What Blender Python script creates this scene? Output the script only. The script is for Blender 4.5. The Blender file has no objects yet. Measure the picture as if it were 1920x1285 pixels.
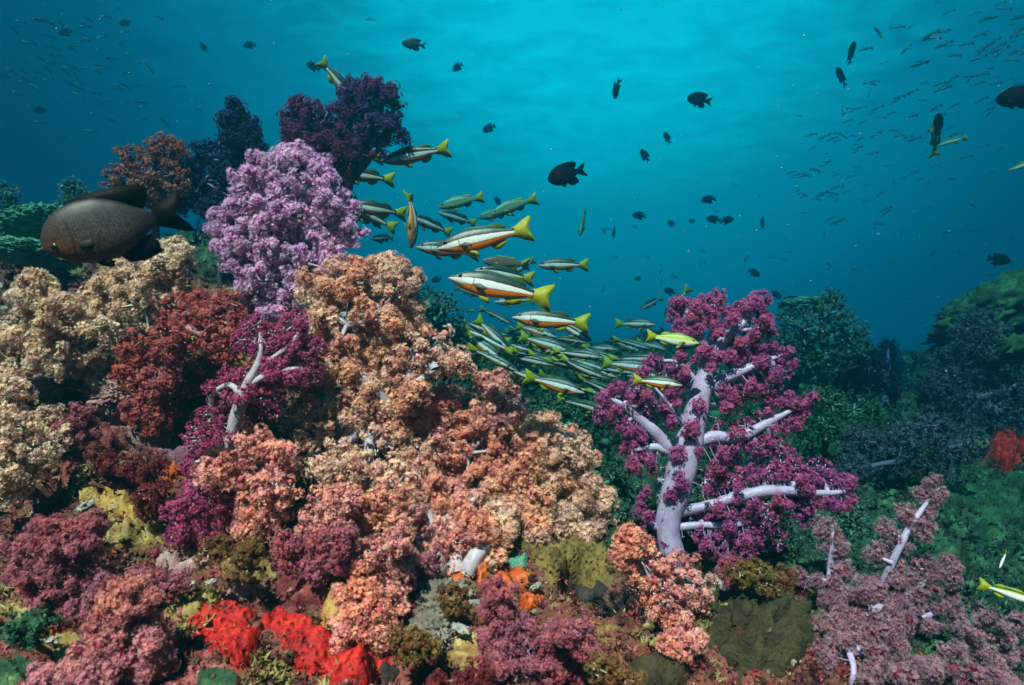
import bpy, math, random
import numpy as np
from mathutils import Matrix, Vector

S = bpy.context.scene
COL = S.collection
R = math.radians
rng = np.random.default_rng(7)
random.seed(7)

# ------------------------------------------------------------------ camera
PITCH = R(8.0)
F = 1251.0                                    # focal length in photo pixels (1920 wide)
CX, CY = 960.0, 642.5
camd = bpy.data.cameras.new('camera')
cam = bpy.data.objects.new('camera', camd)
COL.objects.link(cam)
camd.sensor_width = 36.0
camd.lens = F / 1920 * 36
camd.clip_start, camd.clip_end = 0.02, 200
cam.rotation_euler = (R(90) + PITCH, 0, 0)
S.camera = cam
camd.dof.use_dof = True
camd.dof.focus_distance = 1.3
camd.dof.aperture_fstop = 6.3
CR = np.array([1., 0, 0])
CF = np.array([0, math.cos(PITCH), math.sin(PITCH)])
CU = np.array([0, -math.sin(PITCH), math.cos(PITCH)])


def P(px, py, d):
    px, py, d = np.asarray(px, float), np.asarray(py, float), np.asarray(d, float)
    return d[..., None] * (CF + ((px - CX) / F)[..., None] * CR - ((py - CY) / F)[..., None] * CU)


# ------------------------------------------------------------------ light
def nd(nt, t, loc=(0, 0), **kw):
    n = nt.nodes.new(t)
    n.location = loc
    for k, v in kw.items():
        if k.startswith('i_'):
            key = k[2:]
            n.inputs[int(key) if key.isdigit() else key.replace('_', ' ')].default_value = v
        else:
            setattr(n, k, v)
    return n


def math_n(nt, op, a, b=None, clamp=False):
    n = nt.nodes.new('ShaderNodeMath')
    n.operation = op
    n.use_clamp = clamp
    for i, v in enumerate((a, b)):
        if v is None:
            continue
        if isinstance(v, (int, float)):
            n.inputs[i].default_value = v
        else:
            nt.links.new(v, n.inputs[i])
    return n.outputs[0]


def ramp(nt, fac, stops, interp='LINEAR'):
    n = nt.nodes.new('ShaderNodeValToRGB')
    cr = n.color_ramp
    cr.interpolation = interp
    while len(cr.elements) < len(stops):
        cr.elements.new(0.5)
    for e, (p, c) in zip(cr.elements, stops):
        e.position = p
        e.color = (*c, 1) if len(c) == 3 else c
    nt.links.new(fac, n.inputs[0])
    return n.outputs[0]


W = bpy.data.worlds.new('World')
S.world = W
W.use_nodes = True
nt = W.node_tree
nt.nodes.clear()
tc = nd(nt, 'ShaderNodeTexCoord')
nrm = nd(nt, 'ShaderNodeVectorMath', operation='NORMALIZE')
nt.links.new(tc.outputs['Generated'], nrm.inputs[0])
d0 = P(1160, -150, 1.0)
d0 = d0 / np.linalg.norm(d0)
dot = nd(nt, 'ShaderNodeVectorMath', operation='DOT_PRODUCT')
nt.links.new(nrm.outputs[0], dot.inputs[0])
dot.inputs[1].default_value = tuple(d0)
sep = nd(nt, 'ShaderNodeSeparateXYZ')
nt.links.new(nrm.outputs[0], sep.inputs[0])
# underside of the rippled surface: noise on a level plane overhead
zc = math_n(nt, 'MAXIMUM', sep.outputs[2], 0.08)
dv = nd(nt, 'ShaderNodeVectorMath', operation='DIVIDE')
cmb = nd(nt, 'ShaderNodeCombineXYZ')
for i in range(3):
    nt.links.new(zc, cmb.inputs[i])
nt.links.new(nrm.outputs[0], dv.inputs[0])
nt.links.new(cmb.outputs[0], dv.inputs[1])
mp = nd(nt, 'ShaderNodeMapping')
mp.inputs['Rotation'].default_value = (0, 0, R(24))
mp.inputs['Scale'].default_value = (4.2, 6.5, 0)
nt.links.new(dv.outputs[0], mp.inputs[0])
rip = nd(nt, 'ShaderNodeTexNoise', i_Scale=1.6, i_Detail=5.0, i_Roughness=0.62, i_Distortion=0.6)
nt.links.new(mp.outputs[0], rip.inputs['Vector'])
ripc = math_n(nt, 'SUBTRACT', rip.outputs[0], 0.5)
vis = nd(nt, 'ShaderNodeMapRange', i_1=0.30, i_2=0.62)
nt.links.new(sep.outputs[2], vis.inputs[0])
ripv = math_n(nt, 'MULTIPLY', math_n(nt, 'MULTIPLY', ripc, vis.outputs[0]), 0.17)
val = math_n(nt, 'ADD', math_n(nt, 'MULTIPLY', dot.outputs['Value'], 0.90), math_n(nt, 'MULTIPLY', sep.outputs[2], 0.135))
val = math_n(nt, 'ADD', val, ripv)
# brightest towards the patch of surface light, falling off to the sides, below and behind
wcol = ramp(nt, val, [(0.35, (0.000, 0.009, 0.018)), (0.69, (0.000, 0.044, 0.082)), (0.785, (0.000, 0.088, 0.130)),
                      (0.885, (0.000, 0.225, 0.270)), (0.97, (0.002, 0.640, 0.650))])
bg = nd(nt, 'ShaderNodeBackground', i_Strength=1.1)
nt.links.new(wcol, bg.inputs[0])
wo = nd(nt, 'ShaderNodeOutputWorld')
nt.links.new(bg.outputs[0], wo.inputs[0])

SUN_EL, SUN_AZ = R(44), R(-16)                # light comes from behind the camera, above its left shoulder
sund = bpy.data.lights.new('sun', 'SUN')
sun = bpy.data.objects.new('sun', sund)
COL.objects.link(sun)
sund.energy = 5.0
sund.angle = R(0.5)
sund.color = (1.0, 0.76, 0.62)
to_sun = Vector((math.sin(SUN_AZ) * math.cos(SUN_EL), -math.cos(SUN_AZ) * math.cos(SUN_EL), math.sin(SUN_EL)))
sun.rotation_euler = to_sun.to_track_quat('Z', 'Y').to_euler()

S.view_settings.view_transform = 'Standard'
S.view_settings.look = 'None'
S.view_settings.gamma = 1.0
S.view_settings.exposure = 1.75
S.render.engine = 'CYCLES'
S.cycles.max_bounces = 5
S.cycles.diffuse_bounces = 1
S.cycles.glossy_bounces = 2
S.cycles.transmission_bounces = 3
S.cycles.volume_bounces = 0
S.cycles.use_denoising = True


# ------------------------------------------------------------------ numpy helpers
def _hash(ix, iy, iz, seed):
    h = (ix * 374761393 + iy * 668265263 + iz * 2147483647 + seed * 974711) & 0xFFFFFFFF
    h = ((h ^ (h >> 13)) * 1274126177) & 0xFFFFFFFF
    h = ((h ^ (h >> 16)) * 2246822519) & 0xFFFFFFFF
    return (h ^ (h >> 15)) & 0xFFFFFFFF


def vnoise(p, seed=0):
    """value noise in -1..1"""
    i = np.floor(p).astype(np.int64)
    f = p - i
    f = f * f * f * (f * (f * 6 - 15) + 10)
    out = 0
    for dx in (0, 1):
        wx = f[:, 0] if dx else 1 - f[:, 0]
        for dy in (0, 1):
            wy = f[:, 1] if dy else 1 - f[:, 1]
            for dz in (0, 1):
                wz = f[:, 2] if dz else 1 - f[:, 2]
                out = out + wx * wy * wz * (_hash(i[:, 0] + dx, i[:, 1] + dy, i[:, 2] + dz, seed) / 2147483647.5 - 1)
    return out


def fbm(p, octs=4, seed=0, gain=0.5, ridged=False):
    a, s, o = 1.0, 0, 0
    for k in range(octs):
        n = vnoise(p * 2.03 ** k + 17.3 * k, seed + k)
        if ridged:
            n = 1 - 2 * np.abs(n)
        o = o + a * n
        s += a
        a *= gain
    return o / s


def worley(p, seed=0):
    i = np.floor(p).astype(np.int64)
    best = np.full(len(p), 9.0)
    for dx in (-1, 0, 1):
        for dy in (-1, 0, 1):
            for dz in (-1, 0, 1):
                c = i + (dx, dy, dz)
                q = [c[:, k] + _hash(c[:, 0], c[:, 1], c[:, 2], seed + 11 * k) / 4294967295.0 for k in range(3)]
                d = (p[:, 0] - q[0]) ** 2 + (p[:, 1] - q[1]) ** 2 + (p[:, 2] - q[2]) ** 2
                best = np.minimum(best, d)
    return np.sqrt(best)


def smooth(a, b, x):
    t = np.clip((x - a) / (b - a), 0, 1)
    return t * t * (3 - 2 * t)


def rand_dirs(n):
    v = rng.normal(size=(n, 3))
    return v / np.linalg.norm(v, axis=1)[:, None]


def unit(v):
    return v / np.maximum(np.linalg.norm(v, axis=-1, keepdims=True), 1e-9)


class MB:
    """collects vertices, triangles/quads and per-vertex float attributes"""

    def __init__(self):
        self.v, self.f3, self.f4, self.n = [], [], [], 0
        self.at = {}

    def add(self, v, f, **at):
        v = np.asarray(v, float)
        f = np.asarray(f, int)
        self.v.append(v)
        (self.f3 if f.shape[1] == 3 else self.f4).append(f + self.n)
        for k, a in at.items():
            self.at.setdefault(k, []).append((self.n, np.broadcast_to(np.asarray(a, float), (len(v),) + np.shape(a)[1:] if np.ndim(a) > 1 else (len(v),)).copy()))
        self.n += len(v)

    def mesh(self, name, mat, flat=False):
        v = np.concatenate(self.v) if self.v else np.zeros((0, 3))
        f3 = np.concatenate(self.f3) if self.f3 else np.zeros((0, 3), int)
        f4 = np.concatenate(self.f4) if self.f4 else np.zeros((0, 4), int)
        me = bpy.data.meshes.new(name)
        me.vertices.add(len(v))
        me.vertices.foreach_set('co', v.astype(np.float32).ravel())
        nl = f3.size + f4.size
        me.loops.add(nl)
        me.loops.foreach_set('vertex_index', np.concatenate([f3.ravel(), f4.ravel()]).astype(np.int32))
        me.polygons.add(len(f3) + len(f4))
        st = np.concatenate([np.arange(len(f3)) * 3, f3.size + np.arange(len(f4)) * 4])
        me.polygons.foreach_set('loop_start', st.astype(np.int32))
        if not flat:
            me.polygons.foreach_set('use_smooth', np.ones(len(st), bool))
        for k, lst in self.at.items():
            a0 = lst[0][1]
            if a0.ndim > 1:
                full = np.zeros((len(v), 4))
                full[:, 3] = 1
                for o, a in lst:
                    full[o:o + len(a), :3] = a
                at = me.attributes.new(k, 'FLOAT_COLOR', 'POINT')
                at.data.foreach_set('color', full.astype(np.float32).ravel())
            else:
                full = np.zeros(len(v))
                for o, a in lst:
                    full[o:o + len(a)] = a
                at = me.attributes.new(k, 'FLOAT', 'POINT')
                at.data.foreach_set('value', full.astype(np.float32))
        me.update(calc_edges=True)
        me.validate()
        if mat:
            me.materials.append(mat)
        return me

    def obj(self, name, mat, parent=None, flat=False):
        o = bpy.data.objects.new(name, self.mesh(name, mat, flat))
        COL.objects.link(o)
        if parent is not None:
            o.parent = parent
            o.matrix_parent_inverse = parent.matrix_world.inverted()
        return o


def tag(o, label=None, cat=None, group=None, kind=None):
    for k, x in (('label', label), ('category', cat), ('group', group), ('kind', kind)):
        if x:
            o[k] = x
    return o


def empty(name, loc, label, cat, group=None):
    o = bpy.data.objects.new(name, None)
    COL.objects.link(o)
    o.location = tuple(loc)
    o.empty_display_size = 0.05
    o.matrix_world = Matrix.Translation(Vector(tuple(map(float, loc))))
    return tag(o, label, cat, group)


# icosahedron / subdivided icosphere
def ico(sub):
    t = (1 + 5 ** .5) / 2
    v = np.array([(-1, t, 0), (1, t, 0), (-1, -t, 0), (1, -t, 0), (0, -1, t), (0, 1, t), (0, -1, -t), (0, 1, -t), (t, 0, -1), (t, 0, 1), (-t, 0, -1), (-t, 0, 1)], float)
    f = np.array([(0, 11, 5), (0, 5, 1), (0, 1, 7), (0, 7, 10), (0, 10, 11), (1, 5, 9), (5, 11, 4), (11, 10, 2), (10, 7, 6), (7, 1, 8), (3, 9, 4), (3, 4, 2), (3, 2, 6), (3, 6, 8), (3, 8, 9), (4, 9, 5), (2, 4, 11), (6, 2, 10), (8, 6, 7), (9, 8, 1)])
    v = unit(v)
    for _ in range(sub):
        e = {}
        vs = list(map(tuple, v))
        nf = []

        def mid(a, b):
            k = (min(a, b), max(a, b))
            if k not in e:
                m = (np.array(vs[a]) + np.array(vs[b]))
                vs.append(tuple(m / np.linalg.norm(m)))
                e[k] = len(vs) - 1
            return e[k]
        for a, b, c in f:
            ab, bc, ca = mid(a, b), mid(b, c), mid(c, a)
            nf += [(a, ab, ca), (b, bc, ab), (c, ca, bc), (ab, bc, ca)]
        v, f = np.array(vs), np.array(nf)
    return v, f


ICO = [ico(k) for k in range(6)]


def frames(n):
    n = unit(n)
    a = np.where(np.abs(n[:, 2:3]) < .9, np.array([[0, 0, 1.]]), np.array([[1., 0, 0]]))
    t = unit(np.cross(a, n))
    return t, np.cross(n, t), n


def add_balls(mb, c, r, sub=0, jit=0.25, squash=None, **at):
    """many small lumpy balls"""
    v0, f0 = ICO[sub]
    n, k = len(c), len(v0)
    if n == 0:
        return
    s = 1 + jit * rng.uniform(-1, 1, (n, k, 1))
    v = v0[None] * s * np.asarray(r).reshape(-1, 1, 1) if np.ndim(r) else v0[None] * s * r
    if squash is not None:
        v = v * squash[:, None, :]
    v = v + c[:, None, :]
    f = f0[None] + (np.arange(n) * k)[:, None, None]
    at2 = {}
    for kk, a in at.items():
        a = np.asarray(a, float)
        if a.ndim == 0:
            at2[kk] = np.full(n * k, float(a))
        else:
            at2[kk] = np.repeat(a, k, axis=0)
    mb.add(v.reshape(-1, 3), f.reshape(-1, 3), **at2)


def add_stars(mb, c, n, size, k=6, cup=0.35, inner=0.34, rc=None, narrow=1.0, tlo=0.5, thi=1.0):
    """polyps: a cup of k pointed tentacles round each centre"""
    N = len(c)
    if N == 0:
        return
    t, b, n = frames(n)
    a0 = rng.uniform(0, 6.283, (N, 1))
    ang = a0 + np.arange(2 * k)[None] * (math.pi / k)
    tip = (np.arange(2 * k) % 2 == 0)
    rr = np.where(tip[None], 1.0 * rng.uniform(.75, 1.2, (N, 2 * k)), inner)
    hh = np.where(tip[None], cup * rng.uniform(.4, 1.6, (N, 2 * k)), cup * .12)
    size = np.broadcast_to(np.asarray(size, float), (N,))
    ring = c[:, None] + size[:, None, None] * (rr[..., None] * (np.cos(ang)[..., None] * t[:, None] + np.sin(ang)[..., None] * b[:, None]) + hh[..., None] * n[:, None])
    v = np.concatenate([(c - n * size[:, None] * .15)[:, None], ring], axis=1)
    m = 2 * k
    idx = np.arange(m)
    f = np.stack([np.zeros(m, int), 1 + idx, 1 + (idx + 1) % m], 1)
    f = f[None] + (np.arange(N) * (m + 1))[:, None, None]
    tcv = np.broadcast_to(np.concatenate([[tlo], np.where(tip, thi, tlo + .1)]), (N, m + 1))
    rcv = np.repeat(rc if rc is not None else rng.uniform(0, 1, N), m + 1)
    mb.add(v.reshape(-1, 3), f.reshape(-1, 3), tc=tcv.ravel(), rc=rcv)


def add_tube(mb, pts, rad, k=8, sub=4, wob=0.0, **at):
    """smooth tapered limb through pts"""
    pts, rad = np.asarray(pts, float), np.asarray(rad, float)
    if len(pts) > 2 and sub > 1:
        q = np.vstack([2 * pts[0] - pts[1], pts, 2 * pts[-1] - pts[-2]])
        out, ro = [], []
        for i in range(len(pts) - 1):
            p0, p1, p2, p3 = q[i:i + 4]
            for s in np.linspace(0, 1, sub, endpoint=False):
                out.append(.5 * ((2 * p1) + (-p0 + p2) * s + (2 * p0 - 5 * p1 + 4 * p2 - p3) * s * s + (-p0 + 3 * p1 - 3 * p2 + p3) * s ** 3))
                ro.append(rad[i] * (1 - s) + rad[i + 1] * s)
        out.append(pts[-1])
        ro.append(rad[-1])
        pts, rad = np.array(out), np.array(ro)
    n = len(pts)
    tg = unit(np.gradient(pts, axis=0))
    a = np.array([0, 0, 1.]) if abs(tg[0][2]) < .9 else np.array([1., 0, 0])
    t = np.cross(a, tg[0])
    vs = []
    rphase = rng.uniform(0, 6.28, 2)
    for i in range(n):
        t = unit(t - tg[i] * np.dot(t, tg[i]))
        b = np.cross(tg[i], t)
        an = np.arange(k) * 2 * math.pi / k
        r = rad[i] * (1 + wob * rng.uniform(-.6, .6, k) + wob * np.sin(3 * an + rphase[0]) + wob * .8 * math.sin(i * 1.3 + rphase[1]))
        vs.append(pts[i] + r[:, None] * (np.cos(an)[:, None] * t + np.sin(an)[:, None] * b))
    v = np.concatenate(vs + [pts[-1:] + tg[-1] * rad[-1] * .6])
    i, j = np.meshgrid(np.arange(n - 1), np.arange(k), indexing='ij')
    f = np.stack([i * k + j, i * k + (j + 1) % k, (i + 1) * k + (j + 1) % k, (i + 1) * k + j], -1).reshape(-1, 4)
    cap = np.array([[(n - 1) * k + j, (n - 1) * k + (j + 1) % k, n * k, n * k] for j in range(k)])
    at = {kk: np.full(len(v), a) if np.ndim(a) == 0 else np.tile(a, (len(v), 1)) for kk, a in at.items()}
    tri = np.vstack([f[:, [0, 1, 2]], f[:, [0, 2, 3]], cap[:, :3]])
    mb.add(v, tri, **at)


def add_twigs(mb, a, b, ra, rb, **at):
    """many straight three-sided twigs from a to b"""
    N = len(a)
    if N == 0:
        return
    t, bb, _ = frames(b - a)
    an = np.arange(3) * 2.0944
    ring = np.cos(an)[None, :, None] * t[:, None] + np.sin(an)[None, :, None] * bb[:, None]
    ra = np.broadcast_to(np.asarray(ra, float), (N,))[:, None, None]
    rb = np.broadcast_to(np.asarray(rb, float), (N,))[:, None, None]
    v = np.concatenate([a[:, None] + ring * ra, b[:, None] + ring * rb], 1)
    f0 = np.array([(0, 1, 4), (0, 4, 3), (1, 2, 5), (1, 5, 4), (2, 0, 3), (2, 3, 5)])
    f = f0[None] + (np.arange(N) * 6)[:, None, None]
    mb.add(v.reshape(-1, 3), f.reshape(-1, 3), **{k: np.full(N * 6, x) for k, x in at.items()})


# ------------------------------------------------------------------ materials
def new_mat(name):
    m = bpy.data.materials.new(name)
    m.use_nodes = True
    n = m.node_tree
    n.nodes.clear()
    return m, n, nd(n, 'ShaderNodeOutputMaterial')


def attr(n, name, out='Fac'):
    return nd(n, 'ShaderNodeAttribute', attribute_name=name).outputs[out]


def mix(n, fac, a, b, mode='MIX'):
    m = nd(n, 'ShaderNodeMix', data_type='RGBA', blend_type=mode)
    for s, v in ((0, fac), (6, a), (7, b)):
        if isinstance(v, (int, float)):
            m.inputs[s].default_value = v
        elif isinstance(v, tuple):
            m.inputs[s].default_value = (*v, 1)
        else:
            n.links.new(v, m.inputs[s])
    return m.outputs[2]


def noise(n, scale, detail=4, rough=.55, coord='Object', dist=0.0):
    t = nd(n, 'ShaderNodeTexCoord')
    x = nd(n, 'ShaderNodeTexNoise', i_Scale=scale, i_Detail=detail, i_Roughness=rough, i_Distortion=dist)
    n.links.new(t.outputs[coord], x.inputs['Vector'])
    return x.outputs[0]


def polyp_mat(name, core, mid, tip, core2=None, tip2=None, trans=.34, nscale=9.0):
    """tentacles: colour runs from cluster core to tentacle tip, with drifts between two tones of the colony"""
    m, n, out = new_mat(name)
    t = attr(n, 'tc')
    c1 = ramp(n, t, [(0.0, core), (0.52, mid), (0.95, tip)])
    if core2:
        c2 = ramp(n, t, [(0.0, core2), (0.52, tuple(.5 * (a + b) for a, b in zip(core2, tip2))), (0.95, tip2)])
        ns = ramp(n, noise(n, nscale, 3), [(.42, (0, 0, 0)), (.60, (1, 1, 1))])
        c1 = mix(n, ns, c1, c2)
    hsv = nd(n, 'ShaderNodeHueSaturation')
    r = attr(n, 'rc')
    n.links.new(math_n(n, 'ADD', math_n(n, 'MULTIPLY', r, .55), .70), hsv.inputs['Value'])
    n.links.new(math_n(n, 'ADD', math_n(n, 'MULTIPLY', r, .03), .485), hsv.inputs['Hue'])
    n.links.new(c1, hsv.inputs['Color'])
    df = nd(n, 'ShaderNodeBsdfDiffuse')
    tr = nd(n, 'ShaderNodeBsdfTranslucent')
    mx = nd(n, 'ShaderNodeMixShader', i_0=trans)
    n.links.new(hsv.outputs[0], df.inputs[0])
    n.links.new(hsv.outputs[0], tr.inputs[0])
    n.links.new(df.outputs[0], mx.inputs[1])
    n.links.new(tr.outputs[0], mx.inputs[2])
    n.links.new(mx.outputs[0], out.inputs[0])
    return m


def stalk_mat(name, col, col2):
    m, n, out = new_mat(name)
    c = mix(n, ramp(n, noise(n, 30, 5, .6), [(.35, (0, 0, 0)), (.65, (1, 1, 1))]), col, col2)
    wv = noise(n, 160, 3, .6)
    c = mix(n, ramp(n, wv, [(.55, (0, 0, 0)), (.72, (.5, .5, .5))]), c, tuple(min(1, x * 1.25 + .05) for x in col))
    p = nd(n, 'ShaderNodeBsdfPrincipled', i_Roughness=.5)
    p.inputs['Subsurface Weight'].default_value = .0
    n.links.new(c, p.inputs['Base Color'])
    bp = nd(n, 'ShaderNodeBump', i_Strength=.5, i_Distance=.002)
    n.links.new(wv, bp.inputs['Height'])
    n.links.new(bp.outputs[0], p.inputs['Normal'])
    n.links.new(p.outputs[0], out.inputs[0])
    return m


def lump_mat(name, stops, scale=22, rough=.75, bump=.6, bscale=90, dist=.004, spec=.3, pores=None):
    """encrusted or spongy surface: noise-mottled tones with fine bump"""
    m, n, out = new_mat(name)
    a = noise(n, scale, 6, .65, dist=.4)
    c = ramp(n, a, stops)
    b = noise(n, bscale, 5, .65)
    p = nd(n, 'ShaderNodeBsdfPrincipled', i_Roughness=rough)
    p.inputs['Specular IOR Level'].default_value = spec
    hgt = b
    if pores:
        t = nd(n, 'ShaderNodeTexCoord')
        vo = nd(n, 'ShaderNodeTexVoronoi', i_Scale=pores)
        n.links.new(t.outputs['Object'], vo.inputs['Vector'])
        e = ramp(n, vo.outputs['Distance'], [(.12, (0, 0, 0)), (.45, (1, 1, 1))])
        c = mix(n, .55, c, e, 'MULTIPLY')
        hgt = mix(n, .5, b, e)
    n.links.new(c, p.inputs['Base Color'])
    bp = nd(n, 'ShaderNodeBump', i_Strength=bump, i_Distance=dist)
    n.links.new(hgt, bp.inputs['Height'])
    n.links.new(bp.outputs[0], p.inputs['Normal'])
    n.links.new(p.outputs[0], out.inputs[0])
    return m


# ------------------------------------------------------------------ reef ground (one sheet)
CTRL = [  # photo pixel and distance of the reef surface there
    (-500, 1285, .80), (0, 1285, .80), (300, 1285, .80), (640, 1285, .82), (960, 1285, .86), (1280, 1285, .92), (1500, 1285, 1.02), (1920, 1285, 1.15), (2500, 1285, 1.3),
    (0, 1150, .92), (400, 1150, .93), (800, 1150, .98), (1150, 1150, 1.06), (1420, 1150, 1.12), (1650, 1150, 1.32), (1920, 1150, 1.55),
    (-400, 1000, 1.02), (0, 1000, 1.04), (300, 1000, 1.04), (600, 1000, 1.10), (900, 1020, 1.17), (1200, 1020, 1.36), (1450, 1010, 1.62), (1700, 1000, 1.9), (1920, 1000, 2.1),
    (0, 850, 1.22), (300, 830, 1.22), (600, 850, 1.36), (800, 850, 1.46), (1000, 850, 1.85), (1150, 880, 2.1), (1400, 850, 2.3), (1700, 850, 2.6), (1920, 850, 2.6), (2500, 850, 2.7),
    (-500, 650, 1.5), (50, 650, 1.52), (250, 650, 1.50), (450, 650, 1.55), (650, 700, 1.64), (800, 710, 1.95), (950, 740, 2.75), (1100, 770, 3.1), (1400, 735, 3.2), (1600, 745, 3.3), (1880, 720, 3.3),
    (-500, 500, 2.0), (0, 480, 2.0), (200, 480, 1.95), (430, 470, 1.95), (600, 520, 2.0), (700, 570, 2.1), (850, 640, 3.0), (1000, 700, 3.7), (1150, 712, 4.0), (1300, 670, 3.7), (1500, 660, 3.6), (1660, 745, 4.2), (1800, 660, 3.8), (1920, 640, 3.6), (2500, 560, 3.6),
]
_c = np.array([P(a, b, c) for a, b, c in CTRL])
_bx = np.array([(-4, 4.2, -.4), (-2.5, 3.4, -.1), (-1.2, 3.1, -.05), (-.6, 3.2, -.3), (0, 4.2, -.5), (1.2, 5.6, -.6), (3, 6, -.6), (5, 5.6, -.5), (-4, 7, -2), (0, 8, -2.2), (5, 9, -2.2), (-3.5, .0, -.35), (-1.5, 0, -.42), (0, 0, -.45), (1.5, 0, -.5), (3.5, 0, -.5), (-4, 2, .35), (5, 3, .0), (0, 12, -3), (8, 12, -3), (-8, 12, -3), (8, 5, -.8), (-8, 5, -.8), (8, 0, -.8), (-8, 0, -.8)])
CT = np.vstack([_c, _bx])


def _tps(r2):
    return np.where(r2 > 1e-12, r2 * np.log(np.maximum(r2, 1e-12)), 0)


_n = len(CT)
_K = _tps(((CT[:, None, :2] - CT[None, :, :2]) ** 2).sum(-1)) + np.eye(_n) * 2e-3
_Pm = np.hstack([np.ones((_n, 1)), CT[:, :2]])
_A = np.block([[_K, _Pm], [_Pm.T, np.zeros((3, 3))]])
_w = np.linalg.solve(_A, np.concatenate([CT[:, 2], np.zeros(3)]))


def H(x, y):
    x, y = np.asarray(x, float).ravel(), np.asarray(y, float).ravel()
    out = np.zeros(len(x))
    for s in range(0, len(x), 50000):
        xx, yy = x[s:s + 50000], y[s:s + 50000]
        r2 = (xx[:, None] - CT[None, :, 0]) ** 2 + (yy[:, None] - CT[None, :, 1]) ** 2
        out[s:s + 50000] = _tps(r2) @ _w[:_n] + _w[_n] + _w[_n + 1] * xx + _w[_n + 2] * yy
    return out


def T(px, py, dmin=.5, dmax=7.0):
    """distance at which the view ray through a photo pixel meets the reef"""
    d = np.linspace(dmin, dmax, 500)
    p = P(np.full(500, px), np.full(500, py), d)
    below = p[:, 2] < H(p[:, 0], p[:, 1])
    k = np.argmax(below)
    return float(d[k]) if below.any() else None


T0 = T
NU, NV = 900, 620
_u = np.linspace(-1.7, 1.7, NU)
_y = np.geomspace(.22, 6.3, NV)
UU, YY = np.meshgrid(_u, _y)
XX = UU * (YY + .25)
ZZ = H(XX, YY).reshape(XX.shape)
base = np.stack([XX, YY, ZZ], -1)
du = np.gradient(base, axis=1)
dvv = np.gradient(base, axis=0)
nn = unit(np.cross(du, dvv).reshape(-1, 3))
bp_ = base.reshape(-1, 3)
q = bp_ * (1, 1, 1.2)
amp = smooth(.5, 1.6, bp_[:, 1]) * .5 + .5
disp = .065 * fbm(q * 3.2, 3, 1) + .050 * fbm(q * 8.0, 3, 5, ridged=True) - .03 * np.maximum(fbm(q * 6.0, 2, 61) - .15, 0) * 4 + .022 * fbm(q * 20, 3, 15)
wl = worley(q * 17 + .3 * fbm(q * 9, 2, 31)[:, None], 3)
disp += .020 * (0.6 - wl) * amp
wl2 = worley(q * 48 + .3, 8)
disp += .009 * (0.6 - wl2)
disp += .055 * (.55 - worley(q * 6.5 + .35 * fbm(q * 5, 2, 35)[:, None], 23)) * (1 - .3 * smooth(2, 4, bp_[:, 1]))
disp -= .035 * smooth(.34, .14, worley(q * 8.5 + .2 * fbm(q * 14, 2, 33)[:, None] + 5.1, 19)) * amp
far = smooth(2.0, 4.0, bp_[:, 1])
disp += far * (.10 * fbm(q * 3.0, 3, 41, ridged=True) + .05 * (0.6 - worley(q * 6, 12)))
for hx, hy, hr, hd in [(575, 900, 75, .13), (600, 960, 55, .10), (45, 905, 60, .10), (1150, 1165, 70, .10), (400, 520, 60, .10), (1085, 1110, 40, .06), (365, 705, 44, .14), (700, 1225, 50, .06), (505, 1140, 50, .06), (130, 1000, 40, .05), (740, 815, 50, .06), (800, 1105, 40, .05), (1500, 1150, 50, .07)]:
    hc = P(hx, hy, T0(hx, hy))
    rr = hr * T0(hx, hy) / F
    disp -= hd * np.exp(-((bp_ - hc) ** 2).sum(1) / (rr * rr) * 1.2)
GP = bp_ + nn * (disp * (.45 + .55 * amp))[:, None]
i, j = np.meshgrid(np.arange(NV - 1), np.arange(NU - 1), indexing='ij')
gf = np.stack([i * NU + j, i * NU + j + 1, (i + 1) * NU + j + 1, (i + 1) * NU + j], -1).reshape(-1, 4)
_gpx = (GP @ CR) / np.maximum(GP @ CF, .05) * F + CX
_gpy = CY - (GP @ CU) / np.maximum(GP @ CF, .05) * F
_CELL = 12
_DM = np.full((130, 260), 99.0)
_ix = np.floor((_gpx + 600) / _CELL).astype(int)
_iy = np.floor((_gpy + 100) / _CELL).astype(int)
_in = (_ix >= 0) & (_ix < 260) & (_iy >= 0) & (_iy < 130) & ((GP @ CF) > .3)
np.minimum.at(_DM, (_iy[_in], _ix[_in]), (GP @ CF)[_in])


def T(px, py, dmin=.5, dmax=7.0):
    """distance at which the view ray through a photo pixel meets the reef"""
    a, b = int((py + 100) // _CELL), int((px + 600) // _CELL)
    a, b = min(max(a, 0), 129), min(max(b, 0), 259)
    v = float(np.min(_DM[max(a - 1, 0):a + 2, max(b - 1, 0):b + 2]))
    return v if v < 90 else None


# red crust near, green algae far; the flash's warm reach is painted in too
zone = smooth(-.25, .35, fbm(bp_ * 4, 3, 77) * .45 + (bp_[:, 1] - 1.35) * .75 + bp_[:, 0] * .55 + np.clip(bp_[:, 2] - .25, 0, 1) * 1.2 - .15)

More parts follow.
